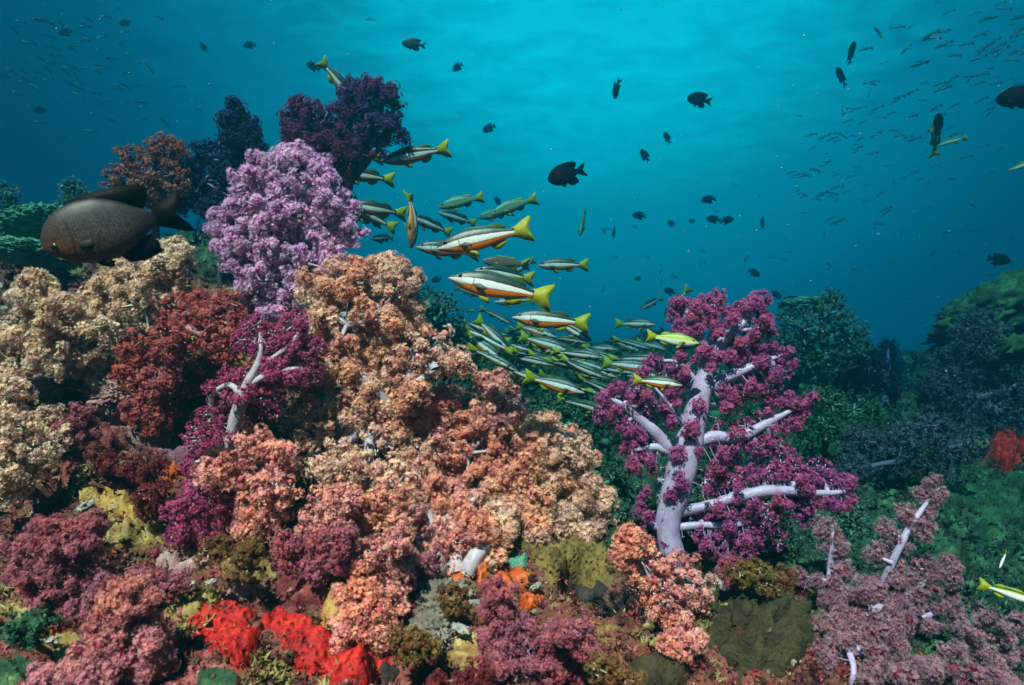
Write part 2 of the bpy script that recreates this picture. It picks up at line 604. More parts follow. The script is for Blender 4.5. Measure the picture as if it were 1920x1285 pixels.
m, n, out = new_mat('reef_rock')
zn = attr(n, 'zone')
n1 = noise(n, 7, 6, .62, dist=.5)
n2 = noise(n, 26, 6, .68, dist=.3)
n3 = noise(n, 95, 5, .7)
n4 = noise(n, 15, 5, .6, dist=.8)
warm = ramp(n, n2, [(.30, (0.012, 0.005, 0.005)), (.43, (0.059, 0.015, 0.012)), (.50, (0.132, 0.050, 0.026)), (.58, (0.145, 0.033, 0.026)), (.66, (0.264, 0.132, 0.092)), (.74, (0.040, 0.013, 0.012))])  # all warm tones lowered: flash falloff on the ground painted in
warm = mix(n, ramp(n, n1, [(.50, (0, 0, 0)), (.58, (0.850, 0.850, 0.850))]), warm, mix(n, ramp(n, n3, [(.4, (0, 0, 0)), (.6, (1, 1, 1))]), (0.185, 0.017, 0.020), (0.330, 0.106, 0.099)))
warm = mix(n, ramp(n, n4, [(.60, (0, 0, 0)), (.66, (0.900, 0.900, 0.900))]), warm, mix(n, n3, (0.106, 0.066, 0.013), (0.330, 0.238, 0.066)))
warm = mix(n, ramp(n, n3, [(.63, (0, 0, 0)), (.70, (1, 1, 1))]), warm, (0.409, 0.330, 0.238))
green = ramp(n, n2, [(.32, (.004, .007, .005)), (.46, (.010, .025, .015)), (.56, (.024, .065, .030)), (.68, (.08, .17, .08)), (.78, (.012, .025, .018))])  # far reef beyond the flash: its dimness is painted into these greens
green = mix(n, ramp(n, n3, [(.60, (0, 0, 0)), (.70, (.8, .8, .8))]), green, (.28, .42, .26))
col = mix(n, zn, warm, green)
p = nd(n, 'ShaderNodeBsdfPrincipled', i_Roughness=.8)
p.inputs['Specular IOR Level'].default_value = .25
n.links.new(col, p.inputs['Base Color'])
bm_ = nd(n, 'ShaderNodeBump', i_Strength=.8, i_Distance=.008)
n.links.new(mix(n, .5, n2, n3), bm_.inputs['Height'])
n.links.new(bm_.outputs[0], p.inputs['Normal'])
n.links.new(p.outputs[0], out.inputs[0])
MAT_REEF = m
g = MB()
g.add(GP, gf, zone=zone)
tag(g.obj('reef_ground', MAT_REEF), kind='structure', label='rugged reef slope crusted with red and green growth')
GN = nn


# ------------------------------------------------------------------ fine growth on the reef (nobody could count it)
def scatter_growth():
    px = (GP @ CR) / np.maximum(GP @ CF, .05) * F + CX
    dep = GP @ CF
    py = CY - (GP @ CU) / np.maximum(dep, .05) * F
    ok = (px > -350) & (px < 2270) & (py > 250) & (py < 1500) & (dep > .35) & (dep < 5.5)
    w = ok * np.where(dep < 1.6, 1.8, 1.0)
    w = w / w.sum()
    warm_cols = np.array([(.10, .015, .02), (.34, .03, .04), (.16, .06, .03), (.30, .11, .06), (.20, .02, .05), (.46, .16, .15), (.40, .30, .09), (.46, .10, .12), (.62, .50, .40), (.55, .12, .03)])
    green_cols = np.array([(.02, .05, .035), (.035, .10, .045), (.02, .04, .03), (.08, .20, .09), (.03, .09, .07), (.06, .11, .03), (.09, .04, .04)])
    n_l = 190000
    k = rng.choice(len(GP), n_l, p=w)
    pk = GP[k]
    z = zone[k] + rng.normal(0, .10, n_l)
    d = dep[k]
    # like grows beside like: the kind at a spot comes from drifting fields
    g1 = fbm(pk * 9, 3, 91) * 1.7
    g2 = fbm(pk * 17 + 4, 3, 97) * 1.7
    iw = np.clip((g1 + 1.1) / 2.2 * 6 + rng.normal(0, .7, n_l), 0, 5).astype(int)
    iw = np.where(g2 > .55, 6, np.where(g2 < -.62, 7, iw))
    iw = np.where(rng.uniform(0, 1, n_l) < .06, rng.integers(6, 10, n_l), iw)
    ig = np.clip((g1 + 1.1) / 2.2 * len(green_cols) + rng.normal(0, .9, n_l), 0, len(green_cols) - 1).astype(int)
    colr = np.where((z < .5)[:, None], warm_cols[iw], green_cols[ig]) * rng.uniform(.25, .95, (n_l, 1))  # random tones, held dark overall to paint in the fading flash
    r = (rng.uniform(0, 1, n_l) ** 2.5 * .0042 + .0016) * np.clip(d, .8, 3.5) ** .9
    r = r * (.6 + .8 * smooth(-.5, .6, g2))
    mb = MB()
    kind_ = rng.uniform(0, 1, n_l)
    sel = kind_ < .10
    pos = pk + GN[k] * (r * .2)[:, None]
    add_balls(mb, pos[sel], r[sel] * 1.1, 1, .45, squash=rng.uniform(.5, 1.5, (sel.sum(), 3)), cd=colr[sel])
    s2 = ~sel
    mm = s2.sum()
    m2 = MB()
    add_stars(m2, pk[s2] + rng.normal(0, .0015, (mm, 3)), unit(GN[k][s2] + rng.normal(0, .6, (mm, 3))), r[s2] * rng.uniform(1.0, 2.2, mm), k=5, cup=.8, inner=.42)
    mb.add(np.concatenate(m2.v), np.concatenate(m2.f3), cd=np.repeat(colr[s2], 11, axis=0))
    m, n, out = new_mat('small_growth')
    p = nd(n, 'ShaderNodeBsdfPrincipled', i_Roughness=.7)
    p.inputs['Specular IOR Level'].default_value = .3
    n.links.new(mix(n, ramp(n, noise(n, 260, 3), [(.35, (.55, .55, .55)), (.6, (1, 1, 1))]), (0, 0, 0), attr(n, 'cd', 'Color')), p.inputs['Base Color'])
    n.links.new(p.outputs[0], out.inputs[0])
    o = mb.obj('encrusting_growth', m, flat=True)
    tag(o, kind='stuff', label='small knobs, frills and turf growing over the reef')


scatter_growth()


def crust(name, label, cat, px, py, rx, ry, mat, th=.010, rag=1.1, lump=.95, rot=0.0, freq=26.0):
    """a living sheet gripping the rock: the ground's own surface, raised, with a ragged thin edge"""
    sd = hash_name(label) % 7919
    d = T(px, py) or 1.5
    c, sn = math.cos(rot), math.sin(rot)
    dx, dy = _gpx - px, _gpy - py
    ex, ey = (c * dx + sn * dy) / rx, (-sn * dx + c * dy) / ry
    near = (np.abs((GP @ CF) - d) < .40) & (ex * ex + ey * ey < 4)
    f = np.full(len(GP), -1.0)
    k = np.where(near)[0]
    f[k] = 1 - np.sqrt(ex[k] ** 2 + ey[k] ** 2) + rag * .55 * fbm(GP[k] * freq + sd * .13, 3, sd % 91) + rag * .25 * fbm(GP[k] * freq * 3 + sd, 2, sd % 53)
    keep = f[gf].max(1) > 0
    q_ = gf[keep]
    if len(q_) == 0:
        print('EMPTY CRUST', label)
        return
    ids, inv = np.unique(q_, return_inverse=True)
    inv = inv.reshape(q_.shape)
    lab_ = np.arange(len(ids))                              # one sheet: keep the largest connected piece
    for _ in range(400):
        mn = lab_[inv].min(1)
        new = lab_.copy()
        np.minimum.at(new, inv.ravel(), np.repeat(mn, 4))
        new = new[new]
        if (new == lab_).all():
            break
        lab_ = new
    big = np.bincount(lab_).argmax()
    q_ = q_[lab_[inv[:, 0]] == big]
    ids, inv = np.unique(q_, return_inverse=True)
    inv = inv.reshape(q_.shape)
    ff = np.clip(f[ids], -.2, 1)
    h = th * (smooth(-.02, .35, ff) * (1 + lump * 1.2 * fbm(GP[ids] * freq * 1.6 + sd, 3, sd % 37) + lump * (.6 - worley(GP[ids] * freq * 2.2 + sd, sd % 29))) - .25)
    v = GP[ids] + GN[ids] * h[:, None]
    o3 = v.mean(0)
    # four small faces for each, then a fine grain of pits and knobs
    nv = len(v)
    qs = inv
    ed = np.concatenate([qs[:, [0, 1]], qs[:, [1, 2]], qs[:, [2, 3]], qs[:, [3, 0]]])
    ue, ei = np.unique(np.sort(ed, 1), axis=0, return_inverse=True)
    ei = ei.reshape(4, -1).T + nv
    gn = GN[ids]
    v2 = np.concatenate([v, v[ue].mean(1), v[qs].mean(1)])
    n2 = unit(np.concatenate([gn, gn[ue].mean(1), gn[qs].mean(1)]))
    f2_ = np.concatenate([f[ids], f[ids][ue].mean(1), f[ids][qs].mean(1)])
    ci = np.arange(len(qs)) + nv + len(ue)
    q4 = np.concatenate([np.stack([qs[:, 0], ei[:, 0], ci, ei[:, 3]], 1), np.stack([ei[:, 0], qs[:, 1], ei[:, 1], ci], 1), np.stack([ci, ei[:, 1], qs[:, 2], ei[:, 2]], 1), np.stack([ei[:, 3], ci, ei[:, 2], qs[:, 3]], 1)])
    gr_ = smooth(0, .3, f2_)
    fine = .55 * (.55 - worley(v2 * 170 + sd, sd % 23)) + .45 * fbm(v2 * 210 + sd, 2, sd % 19) - .9 * smooth(.22, .05, worley(v2 * 75 + sd * .7, sd % 17))
    v2 = v2 + n2 * (fine * th * .42 * gr_)[:, None]
    mb = MB()
    mb.add(v2 - o3, q4)
    o = mb.obj(name, mat)
    o.location = tuple(o3)
    return tag(o, label, cat)


# ------------------------------------------------------------------ soft corals
def soft_coral(name, label, cat, lobes, mats, base, d=None, cl=11, polyp=.41, npol=22, k=6, cover=.62, nsub=13, branches=(), twig=True,
               open_=0.0, lump=1.0, group=None, main_r=.16, seed=None, cup=.35, stems=True, thick=.52, narrow=.30,
               br_r=.72, br_off=.6, spray=None, bcover=.0, fit=True, clear=0.0, flat_y=1.0, finger=False, trunk_r=None):
    """lobes: (px, py, r_px[, offset towards the viewer in units of r]); mats: (polyp material, stalk material)
    base: (px, py[, distance]) where it grows from the reef; d: distance of the colony; cl: cluster radius in photo px"""
    global rng
    keep = rng
    rng = np.random.default_rng(seed if seed is not None else abs(hash_name(name + label)) % 99999)
    bd = base[2] if len(base) > 2 else (T(base[0], base[1]) or d)
    if d is None:
        d = bd - .06
    b3 = P(base[0], base[1], bd)
    root = empty(name, b3, label, cat, group)
    sm = MB()
    # main limbs
    LC, LR = [], []
    for L in lobes:
        off = L[3] if len(L) > 3 else rng.uniform(-.5, .5)
        r3 = L[2] * d / F
        dl = d - off * r3
        tl = T(L[0], L[1]) if fit else None
        if tl is not None and dl > tl - .35 * r3:
            dl = tl - .35 * r3
        r3 = L[2] * dl / F
        LC.append(P(L[0], L[1], dl))
        LR.append(r3)
    LC, LR = np.array(LC), np.array(LR)
    allb, BR = [], []
    for br in branches:
        pts = []
        for b in br:
            db = d - (b[3] if len(b) > 3 else 0) * br_off * d / F
            tb = T(b[0], b[1])
            pts.append(P(b[0], b[1], min(db, tb - .6 * b[2] * d / F) if tb else db))
        if not BR:
            pts.insert(0, pts[0] + (pts[0] - pts[1]) * .5 + np.array([0, .05, -.02]))
            br = [br[0]] + list(br)
        pts = np.array(pts)
        rad = np.array([b[2] * d / F for b in br]) * (trunk_r if (trunk_r and not BR) else br_r)
        add_tube(sm, pts, rad, k=14, sub=6, wob=.05)
        BR.append((pts, rad))
        for a_, c_ in zip(pts[:-1], pts[1:]):
            for s in (0, .25, .5, .75, 1.0):
                allb.append(a_ * (1 - s) + c_ * s)
    if len(LC) and not branches and main_r > .08:
        cen = LC.mean(0)
        mid_ = b3 * .35 + cen * .65
        bk = b3 + np.array([0, .9, -.3]) * LR.mean()
        mid_ = mid_ + np.array([0, .5, 0]) * LR.mean()
        add_tube(sm, [bk - (cen - bk) * .15, bk * .6 + mid_ * .4, mid_], [LR.mean() * .40 * main_r / .16, LR.mean() * .32 * main_r / .16, LR.mean() * .24 * main_r / .16], k=12, sub=5, wob=.05)
        allb = [mid_, b3 * .5 + cen * .5]
    allb = np.array(allb) if len(allb) else b3[None]
    # side sprays along the limbs and tufts sitting on them: one tuft mesh per limb
    LO = list(range(len(LC)))
    if spray or bcover:
        px1 = d / F
        for bi, (pts, rad) in enumerate(BR):
            seg = np.linalg.norm(np.diff(pts, axis=0), axis=1)
            tot_l = seg.sum()
            cum = np.concatenate([[0], np.cumsum(seg)]) / tot_l
            step, lo, hi, lr = spray if spray else (15, 1, 6, 14)
            m_ = max(1, int(tot_l / px1 / step))
            for s in (np.arange(m_) + rng.uniform(.1, .9, m_)) / m_:
                if spray and trunk_r and bi == 0 and rng.uniform() < .75:
                    continue
                if not spray and rng.uniform() > bcover:
                    continue
                q_ = np.array([np.interp(s, cum, pts[:, a]) for a in range(3)])
                rr_ = np.interp(s, cum, rad)
                tg = unit(pts[-1] - pts[0])
                sd = rng.normal(size=3)
                sd[1] *= flat_y
                sd = unit(sd - tg * np.dot(sd, tg) * .7 + tg * .35)
                L_ = rr_ + rng.uniform(lo, hi) * px1 * (1 - .55 * s)
                LC = np.vstack([LC, q_ + sd * L_])
                LR = np.append(LR, lr * px1 * rng.uniform(.7, 1.2))
                LO.append(1000 + bi if spray else 2000 + len(LO))
                allb = np.vstack([allb, q_])
    LO = np.array(LO)
    allsub, allrad, own, lobe_of = [], [], [], []
    for li, (c, r) in enumerate(zip(LC, LR)):
        near = allb[np.argmin(((allb - c) ** 2).sum(1))]
        if np.linalg.norm(c - near) > r * .25 and main_r > .08:
            mdl = near * .5 + c * .5 + rng.normal(0, .12, 3) * r
            q0 = 1.0 if li < len(lobes) else .38
            add_tube(sm, [near, mdl, c], [r * main_r * 1.5 * q0, r * main_r * 1.2 * q0, r * main_r * .8 * q0], k=8, sub=4, wob=.06)
        ns = max(4, int((nsub if LO[li] < 1000 else nsub * .6) * rng.uniform(.85, 1.15)))
        dirs = fib(ns) @ rot_rand()
        sc = c + dirs * r * (rng.uniform(.50, .82, (ns, 1)))
        sr = r * rng.uniform(.30, .50, ns) * lump
        if finger:
            nf = max(5, int(ns * .62))
            dirs = unit(fib(nf) @ rot_rand() + rng.normal(0, .2, (nf, 3)) + np.array([0, 0, .25]))
            ext = rng.uniform(.75, 1.2, (nf, 1))
            sc = np.concatenate([c + dirs * r * ext * a for a in (.38, .68, .95, 1.18)] + [c[None]])
            sr = np.concatenate([r * b * rng.uniform(.85, 1.15, nf) for b in (.34, .28, .22, .15)] + [[r * .45]])
            ns = len(sc)
        if stems:
            add_twigs(sm, np.repeat(c[None], ns, 0), sc, r * main_r * .62, r * main_r * .3)
        allsub.append(sc)
        allrad.append(sr)
        own += [LO[li]] * ns
        lobe_of += [li] * ns
    SC, SR, own, lobe_of = np.concatenate(allsub), np.concatenate(allrad), np.array(own), np.array(lobe_of)
    clr = cl * d / F
    tot = 0
    for li in sorted(set(LO.tolist())):
        mb = MB()
        idx = np.where(own == li)[0]
        CCs, CNs = [], []
        for s in idx:
            nc = max(3, int(cover * 3.0 * (SR[s] / clr) ** 2))
            dr = fib(nc) @ rot_rand()
            pos = SC[s] + dr * SR[s] * rng.uniform(.86, 1.12, (nc, 1))
            dd = np.linalg.norm(pos[:, None] - SC[None], axis=2) / SR[None]
            dd[:, s] = 9
            out_ = pos - LC[lobe_of[s]]
            okk = (dd.min(1) > .80) & ((out_ * dr).sum(1) > -.25 * LR[lobe_of[s]]) & (rng.uniform(0, 1, nc) > open_)
            CCs.append(pos[okk])
            CNs.append(unit(dr[okk] + .35 * unit(out_[okk])))
        cc, cn = np.concatenate(CCs), np.concatenate(CNs)
        if clear and BR and len(cc) and not (li < len(lobes) and len(lobes[li]) > 3 and lobes[li][3] > 1.5):
            ax, ar = np.concatenate([densify(p_) for p_, _r in BR]), np.concatenate([densify(r_) for _p, r_ in BR])
            ar = np.where(ar > 4.5 * d / F, ar, ar * .3)
            gap = np.linalg.norm(cc[:, None] - ax[None], axis=2) / ar[None]
            ok_ = (gap.min(1) > clear)
            cc, cn = cc[ok_], cn[ok_]
        N = len(cc)
        if N == 0:
            continue
        cr_ = clr * rng.uniform(.65, 1.2, N)
        rcN = np.clip(rng.normal(.5, .28, N), 0, 1)
        add_balls(mb, cc - cn * cr_[:, None] * .25, cr_ * thick, 0, .22, tc=rng.uniform(0, .22, N), rc=rcN)
        if twig:
            near = np.array([idx[np.argmin(((SC[idx] - x) ** 2).sum(1))] for x in cc])
            add_twigs(sm, SC[near] * .6 + cc * .4, cc, clr * .26, clr * .2)
        # polyps over the outer side of each cluster
        M = N * npol
        ci = np.repeat(np.arange(N), npol)
        dr = unit(rand_dirs(M) + cn[ci] * .95)
        pp = cc[ci] + dr * (cr_[ci] * rng.uniform(.72, 1.12, M))[:, None]
        add_stars(mb, pp, unit(dr + rng.normal(0, .25, (M, 3))), cr_[ci] * polyp * rng.uniform(.7, 1.3, M), k=k, cup=cup, inner=narrow,
                  rc=np.clip(rcN[ci] + rng.normal(0, .16, M), 0, 1))
        mb.obj('polyp_tuft', mats[0], root)
        tot += M
    if sm.n:
        sm.obj('stalk', mats[1], root)
    rng = keep
    return root


def densify(a):
    a = np.asarray(a, float)
    t = np.linspace(0, len(a) - 1, len(a) * 6)
    if a.ndim == 1:
        return np.interp(t, np.arange(len(a)), a)
    return np.stack([np.interp(t, np.arange(len(a)), a[:, k]) for k in range(a.shape[1])], 1)


def hash_name(s):
    h = 2166136261
    for ch in s:
        h = ((h ^ ord(ch)) * 16777619) & 0xFFFFFFFF
    return h


def fib(n):
    i = np.arange(n) + .5
    ph = np.arccos(1 - 2 * i / n)
    th = math.pi * (1 + 5 ** .5) * i
    return np.stack([np.cos(th) * np.sin(ph), np.sin(th) * np.sin(ph), np.cos(ph)], 1)


def rot_rand():
    a = rng.normal(size=(3, 3))
    qm, _ = np.linalg.qr(a)
    return qm


ST_WHITE = stalk_mat('pale_stalk', (.48, .38, .42), (.36, .24, .28))
ST_LILAC = stalk_mat('lilac_stalk', (.46, .35, .50), (.36, .22, .38))
ST_DARK = stalk_mat('dusky_stalk', (.16, .12, .22), (.10, .07, .14))
ST_RED = stalk_mat('red_stalk', (.42, .14, .14), (.30, .08, .09))
ST_CREAM = stalk_mat('cream_stalk', (.55, .46, .32), (.42, .34, .22))
ST_GREEN = stalk_mat('green_stalk', (.12, .24, .16), (.08, .16, .10))

PM_PEACH = polyp_mat('peach_polyps', (.72, .12, .12), (.92, .28, .20), (.98, .54, .33), (.84, .32, .30), (.98, .64, .46))
PM_PINKPEACH = polyp_mat('pink_peach_polyps', (.68, .08, .09), (.88, .23, .18), (.97, .46, .31), (.76, .19, .22), (.95, .46, .40))
PM_ROSE = polyp_mat('rose_polyps', (0.296, 0.023, 0.047), (0.406, 0.070, 0.101), (0.546, 0.187, 0.211), (0.312, 0.047, 0.094), (0.484, 0.187, 0.250))  # darkened: flash falloff away from the peach ridge painted in
PM_CORALPINK = polyp_mat('coral_pink_polyps', (0.425, 0.043, 0.068), (0.578, 0.136, 0.145), (0.714, 0.323, 0.272), (0.442, 0.068, 0.136), (0.646, 0.289, 0.340))  # dim flash light near the corner painted in as darker pink
PM_MAROON = polyp_mat('maroon_polyps', (0.098, 0.008, 0.014), (0.182, 0.021, 0.032), (0.280, 0.063, 0.070), (0.140, 0.021, 0.014), (0.252, 0.084, 0.063))
PM_OCHRE = polyp_mat('ochre_polyps', (0.099, 0.050, 0.012), (0.198, 0.112, 0.031), (0.322, 0.211, 0.074), (0.124, 0.037, 0.019), (0.273, 0.124, 0.062))  # tones lowered to paint in the flash fading outwards
PM_LILAC = polyp_mat('lilac_polyps', (.66, .14, .38), (.85, .32, .58), (.98, .66, .90), (.70, .18, .46), (.96, .52, .84))
PM_CREAM = polyp_mat('cream_polyps', (.70, .28, .14), (.90, .48, .30), (.98, .68, .50), (.70, .34, .22), (.96, .70, .56))
PM_RED = polyp_mat('red_polyps', (0.340, 0.017, 0.025), (0.510, 0.060, 0.060), (0.646, 0.153, 0.136), (0.425, 0.043, 0.051), (0.646, 0.187, 0.187))  # weaker flash beside the ridge painted into the red
PM_MAGENTA = polyp_mat('magenta_polyps', (.30, .015, .08), (.46, .05, .15), (.64, .14, .26), (.34, .02, .12), (.58, .12, .30))
PM_PURPLE = polyp_mat('purple_polyps', (.26, .014, .09), (.46, .05, .19), (.70, .19, .40), (.22, .012, .11), (.54, .12, .36))
PM_INDIGO = polyp_mat('indigo_polyps', (.03, .015, .06), (.06, .03, .12), (.10, .06, .20), (.14, .015, .06), (.22, .04, .12), nscale=5)
PM_NAVY = polyp_mat('navy_polyps', (.010, .010, .035), (.025, .025, .08), (.05, .06, .16))
PM_RUST = polyp_mat('rust_polyps', (.28, .05, .04), (.36, .11, .08), (.46, .20, .13), (.30, .05, .04), (.40, .16, .13))
PM_GREEN = polyp_mat('green_polyps', (0.010, 0.034, 0.019), (0.034, 0.102, 0.051), (0.085, 0.238, 0.119), (0.017, 0.051, 0.034), (0.102, 0.221, 0.136))  # darkened greens: lack of flash on the far reef painted in
PM_TEAL = polyp_mat('teal_polyps', (.02, .05, .045), (.07, .16, .13), (.19, .38, .31), (.025, .06, .045), (.14, .30, .22))  # darkened teal, painting in the flash dying out with distance
PM_SLATE = polyp_mat('slate_polyps', (0.013, 0.021, 0.030), (0.051, 0.068, 0.093), (0.170, 0.212, 0.255), (0.025, 0.034, 0.043), (0.119, 0.153, 0.187))
PM_BLUSH = polyp_mat('blush_polyps', (.26, .02, .045), (.36, .10, .14), (.60, .42, .50), (.25, .02, .045), (.46, .24, .31))  # dim edge of the flash painted into the blush tones
PM_BLACK = polyp_mat('dark_polyps', (.006, .006, .010), (.012, .010, .02), (.03, .025, .05))

SC = 'soft coral'
# -- the big peach colonies along the ridge
soft_coral('soft_coral', 'tall cream and peach soft coral topping the peach ridge under the lilac coral', SC,
           [(690, 530, 42), (640, 548, 46), (720, 580, 48), (760, 540, 26), (735, 510, 26), (600, 545, 30), (650, 610, 58), (715, 640, 46), (612, 600, 30), (770, 580, 20), (610, 655, 36), (670, 680, 42), (770, 615, 18)],
           (PM_PEACH, ST_WHITE), (690, 740), finger=True, nsub=17, d=1.34, cl=12.5, bcover=.6, br_r=.55, br_off=.28,
           branches=[[(700, 800, 22, -20), (690, 720, 20, 0), (670, 640, 14, 0), (650, 570, 8, 0)], [(690, 720, 16, 0), (712, 640, 11, 0), (715, 560, 7, 0), (735, 510, 5, 0)]])
soft_coral('soft_coral', 'broad peach soft coral with white forked stalks showing in the middle of the ridge', SC,
           [(800, 660, 48), (855, 680, 26), (760, 690, 34), (600, 740, 44), (570, 800, 42), (650, 780, 44), (700, 830, 46, .2), (620, 860, 46), (680, 900, 52), (590, 700, 26), (740, 920, 50), (640, 820, 40), (770, 740, 26), (720, 760, 26), (750, 700, 24), (690, 970, 38), (790, 870, 42)],
           (PM_PEACH, ST_WHITE), (760, 900), d=1.27, cl=12, bcover=.55, br_r=.42, br_off=.42,
           branches=[[(800, 960, 26, -30), (770, 850, 22, -20), (735, 770, 19, 10), (690, 715, 17, 38), (660, 690, 10, 34)], [(735, 770, 15, 10), (775, 722, 13, 42), (805, 700, 9, 40), (830, 690, 6, 30)], [(690, 820, 14, 10), (640, 770, 12, 26), (620, 750, 8, 20)], [(760, 780, 10, 20), (778, 745, 9, 52), (772, 715, 6, 50)]])
soft_coral('soft_coral', 'peach soft coral spreading downslope between the green hollow and the purple tree coral', SC,
           [(850, 780, 46), (830, 830, 44), (880, 850, 46), (920, 730, 26), (935, 770, 34), (820, 890, 42), (900, 800, 40), (880, 910, 42), (830, 760, 26), (940, 830, 36), (800, 940, 40), (870, 960, 38), (920, 900, 36), (760, 960, 30), (960, 790, 22)],
           (PM_PINKPEACH, ST_WHITE), (850, 960), finger=True, nsub=17, d=1.33, cl=11.5, bcover=.6, br_r=.55, br_off=.28,
           branches=[[(850, 1000, 24, -30), (850, 900, 18, 0), (800, 810, 13, 20), (790, 770, 11, 58), (800, 740, 6, 56)], [(850, 900, 14, 0), (870, 820, 12, 20), (930, 770, 7, 10)]])
soft_coral('soft_coral', 'open peach soft coral with yellow tips and pale stalks beside the olive encrusting coral', SC,
           [(1000, 830, 30), (1020, 810, 24), (1070, 840, 26), (1095, 870, 22), (985, 880, 30), (1040, 900, 32), (1100, 930, 26), (1125, 970, 22), (960, 930, 36), (1010, 950, 34), (1060, 970, 28), (940, 970, 26), (1085, 1000, 20), (1130, 940, 16), (1010, 1000, 22), (930, 920, 24), (1045, 850, 22)],
           (PM_PEACH, ST_WHITE), (980, 1010), finger=True, nsub=17, d=1.30, cl=12, bcover=.6, br_r=.55, br_off=.28, cover=.5,
           branches=[[(900, 1030, 24, -10), (950, 970, 18, 12), (1000, 930, 13, 30), (1035, 905, 9, 30), (1080, 880, 5, 20)], [(1000, 930, 10, 30), (1012, 870, 9, 30), (1015, 830, 6, 26)], [(950, 970, 10, 20), (1020, 965, 9, 34), (1080, 955, 8, 34), (1110, 950, 5, 26)]])
soft_coral('soft_coral', 'low peach soft coral with a thick white trunk lying above the orange sponge', SC,
           [(720, 1000, 30), (780, 1000, 26, -1.0), (860, 1000, 26, -.6), (740, 960, 26, -.4), (690, 1010, 22), (650, 960, 30), (850, 960, 26, -.5), (905, 985, 22, -.2), (880, 1010, 18, .4), (770, 960, 26, -.5)],
           (PM_PINKPEACH, ST_WHITE), (800, 1040), d=1.14, cl=12, bcover=.4, br_r=.6, br_off=.5, cover=.6,
           branches=[[(815, 1055, 30, 0), (800, 1020, 27, 14), (820, 985, 20, 22), (860, 960, 13, 24), (890, 935, 7, 18)], [(800, 1020, 20, 10), (760, 1000, 14, 26), (715, 1002, 9, 30), (680, 1005, 5, 26)], [(805, 1010, 18, 10), (775, 975, 12, 24), (765, 950, 7, 20)]])
soft_coral('soft_coral', 'small rounded peach pink soft coral in front of the magenta one', SC,
           [(470, 835, 34), (430, 870, 36), (490, 880, 46), (520, 850, 26), (460, 920, 40), (515, 915, 36), (400, 880, 24), (490, 965, 34), (520, 960, 24), (470, 990, 24), (525, 890, 30)],
           (PM_PINKPEACH, ST_WHITE), (500, 1000), d=.97, cl=12.5)
soft_coral('soft_coral', 'drooping salmon pink soft coral hanging beside the yellow sponge', SC,
           [(720, 1060, 34), (700, 1110, 38), (740, 1080, 26), (680, 1150, 34), (730, 1140, 28), (650, 1180, 26), (715, 1185, 24), (660, 1120, 28), (712, 1205, 16), (750, 1050, 24)],
           (PM_PINKPEACH, ST_WHITE), (720, 1080), finger=True, nsub=15, d=.94, cl=11)
soft_coral('soft_coral', 'spindly dusky pink soft coral standing below the orange sponge', SC,
           [(935, 1110, 22), (930, 1150, 28), (960, 1180, 34), (925, 1200, 28), (990, 1220, 32), (940, 1240, 36), (1040, 1210, 28), (1060, 1250, 28), (1000, 1265, 34), (920, 1265, 26), (1040, 1190, 18), (1020, 1240, 28)],
           (PM_ROSE, ST_LILAC), (980, 1275), finger=True, main_r=.04, d=.86, cl=9.5, cover=.55)
soft_coral('soft_coral', 'stubby rose and peach soft coral between olive coral and the broad brown rock', SC,
           [(1180, 1015, 24), (1200, 1050, 34), (1225, 1100, 40), (1270, 1080, 38), (1305, 1100, 28), (1250, 1140, 34), (1290, 1140, 28), (1200, 1110, 26), (1275, 1170, 20), (1170, 1040, 22), (1215, 1140, 20)],
           (PM_PINKPEACH, ST_WHITE), (1250, 1130), d=1.06, cl=11.5, cover=.62)
soft_coral('soft_coral', 'little raspberry pink soft coral clinging to the dark overhang by the drooping coral', SC,
           [(610, 1040, 26), (640, 1010, 24), (590, 1070, 20), (640, 1050, 20), (600, 1010, 18)],
           (PM_ROSE, ST_WHITE), (620, 1050), cl=10.5)
# -- lilac, red, magenta, cream on the left
soft_coral('soft_coral', 'large bushy lilac soft coral rising against the dark purple colonies', SC,
           [(560, 320, 30), (480, 335, 34), (520, 350, 40), (600, 330, 24), (580, 370, 46), (530, 410, 54), (470, 390, 30), (620, 390, 34), (440, 430, 32), (600, 440, 46), (490, 470, 50), (645, 440, 26), (555, 490, 52), (440, 470, 30), (620, 500, 30), (500, 530, 44), (560, 550, 26), (470, 545, 30), (515, 580, 20), (420, 425, 20), (460, 360, 20), (535, 300, 16), (555, 290, 16), (640, 515, 16)],
           (PM_LILAC, ST_LILAC), (520, 560), finger=True, nsub=15, d=1.38, cl=10.5, cover=.7)
soft_coral('soft_coral', 'pale cream soft coral under the big dusky damselfish', SC,
           [(250, 520, 40), (300, 500, 34), (210, 550, 36), (270, 570, 48), (230, 610, 46), (180, 640, 40), (310, 550, 26), (200, 580, 36), (330, 480, 26), (150, 600, 22), (130, 660, 26)],
           (PM_CREAM, ST_CREAM), (240, 660), finger=True, nsub=16, d=1.26, cl=10.5)
soft_coral('soft_coral', 'greyish cream soft coral with a finger raised next to green rubble', SC,
           [(65, 540, 24), (75, 580, 32), (100, 610, 36), (50, 640, 46), (30, 680, 40), (90, 660, 36), (60, 560, 22), (10, 640, 26), (120, 580, 22)],
           (PM_CREAM, ST_CREAM), (60, 700), finger=True, nsub=16, d=1.22, cl=10.5)
soft_coral('soft_coral', 'tan soft coral column at the edge below the greyish cream one', SC,
           [(15, 740, 36), (10, 800, 38), (40, 840, 40), (80, 850, 26), (15, 880, 40), (5, 930, 30), (45, 800, 24), (50, 880, 26)],
           (PM_CREAM, ST_CREAM), (20, 900), d=1.02, cl=10.5)
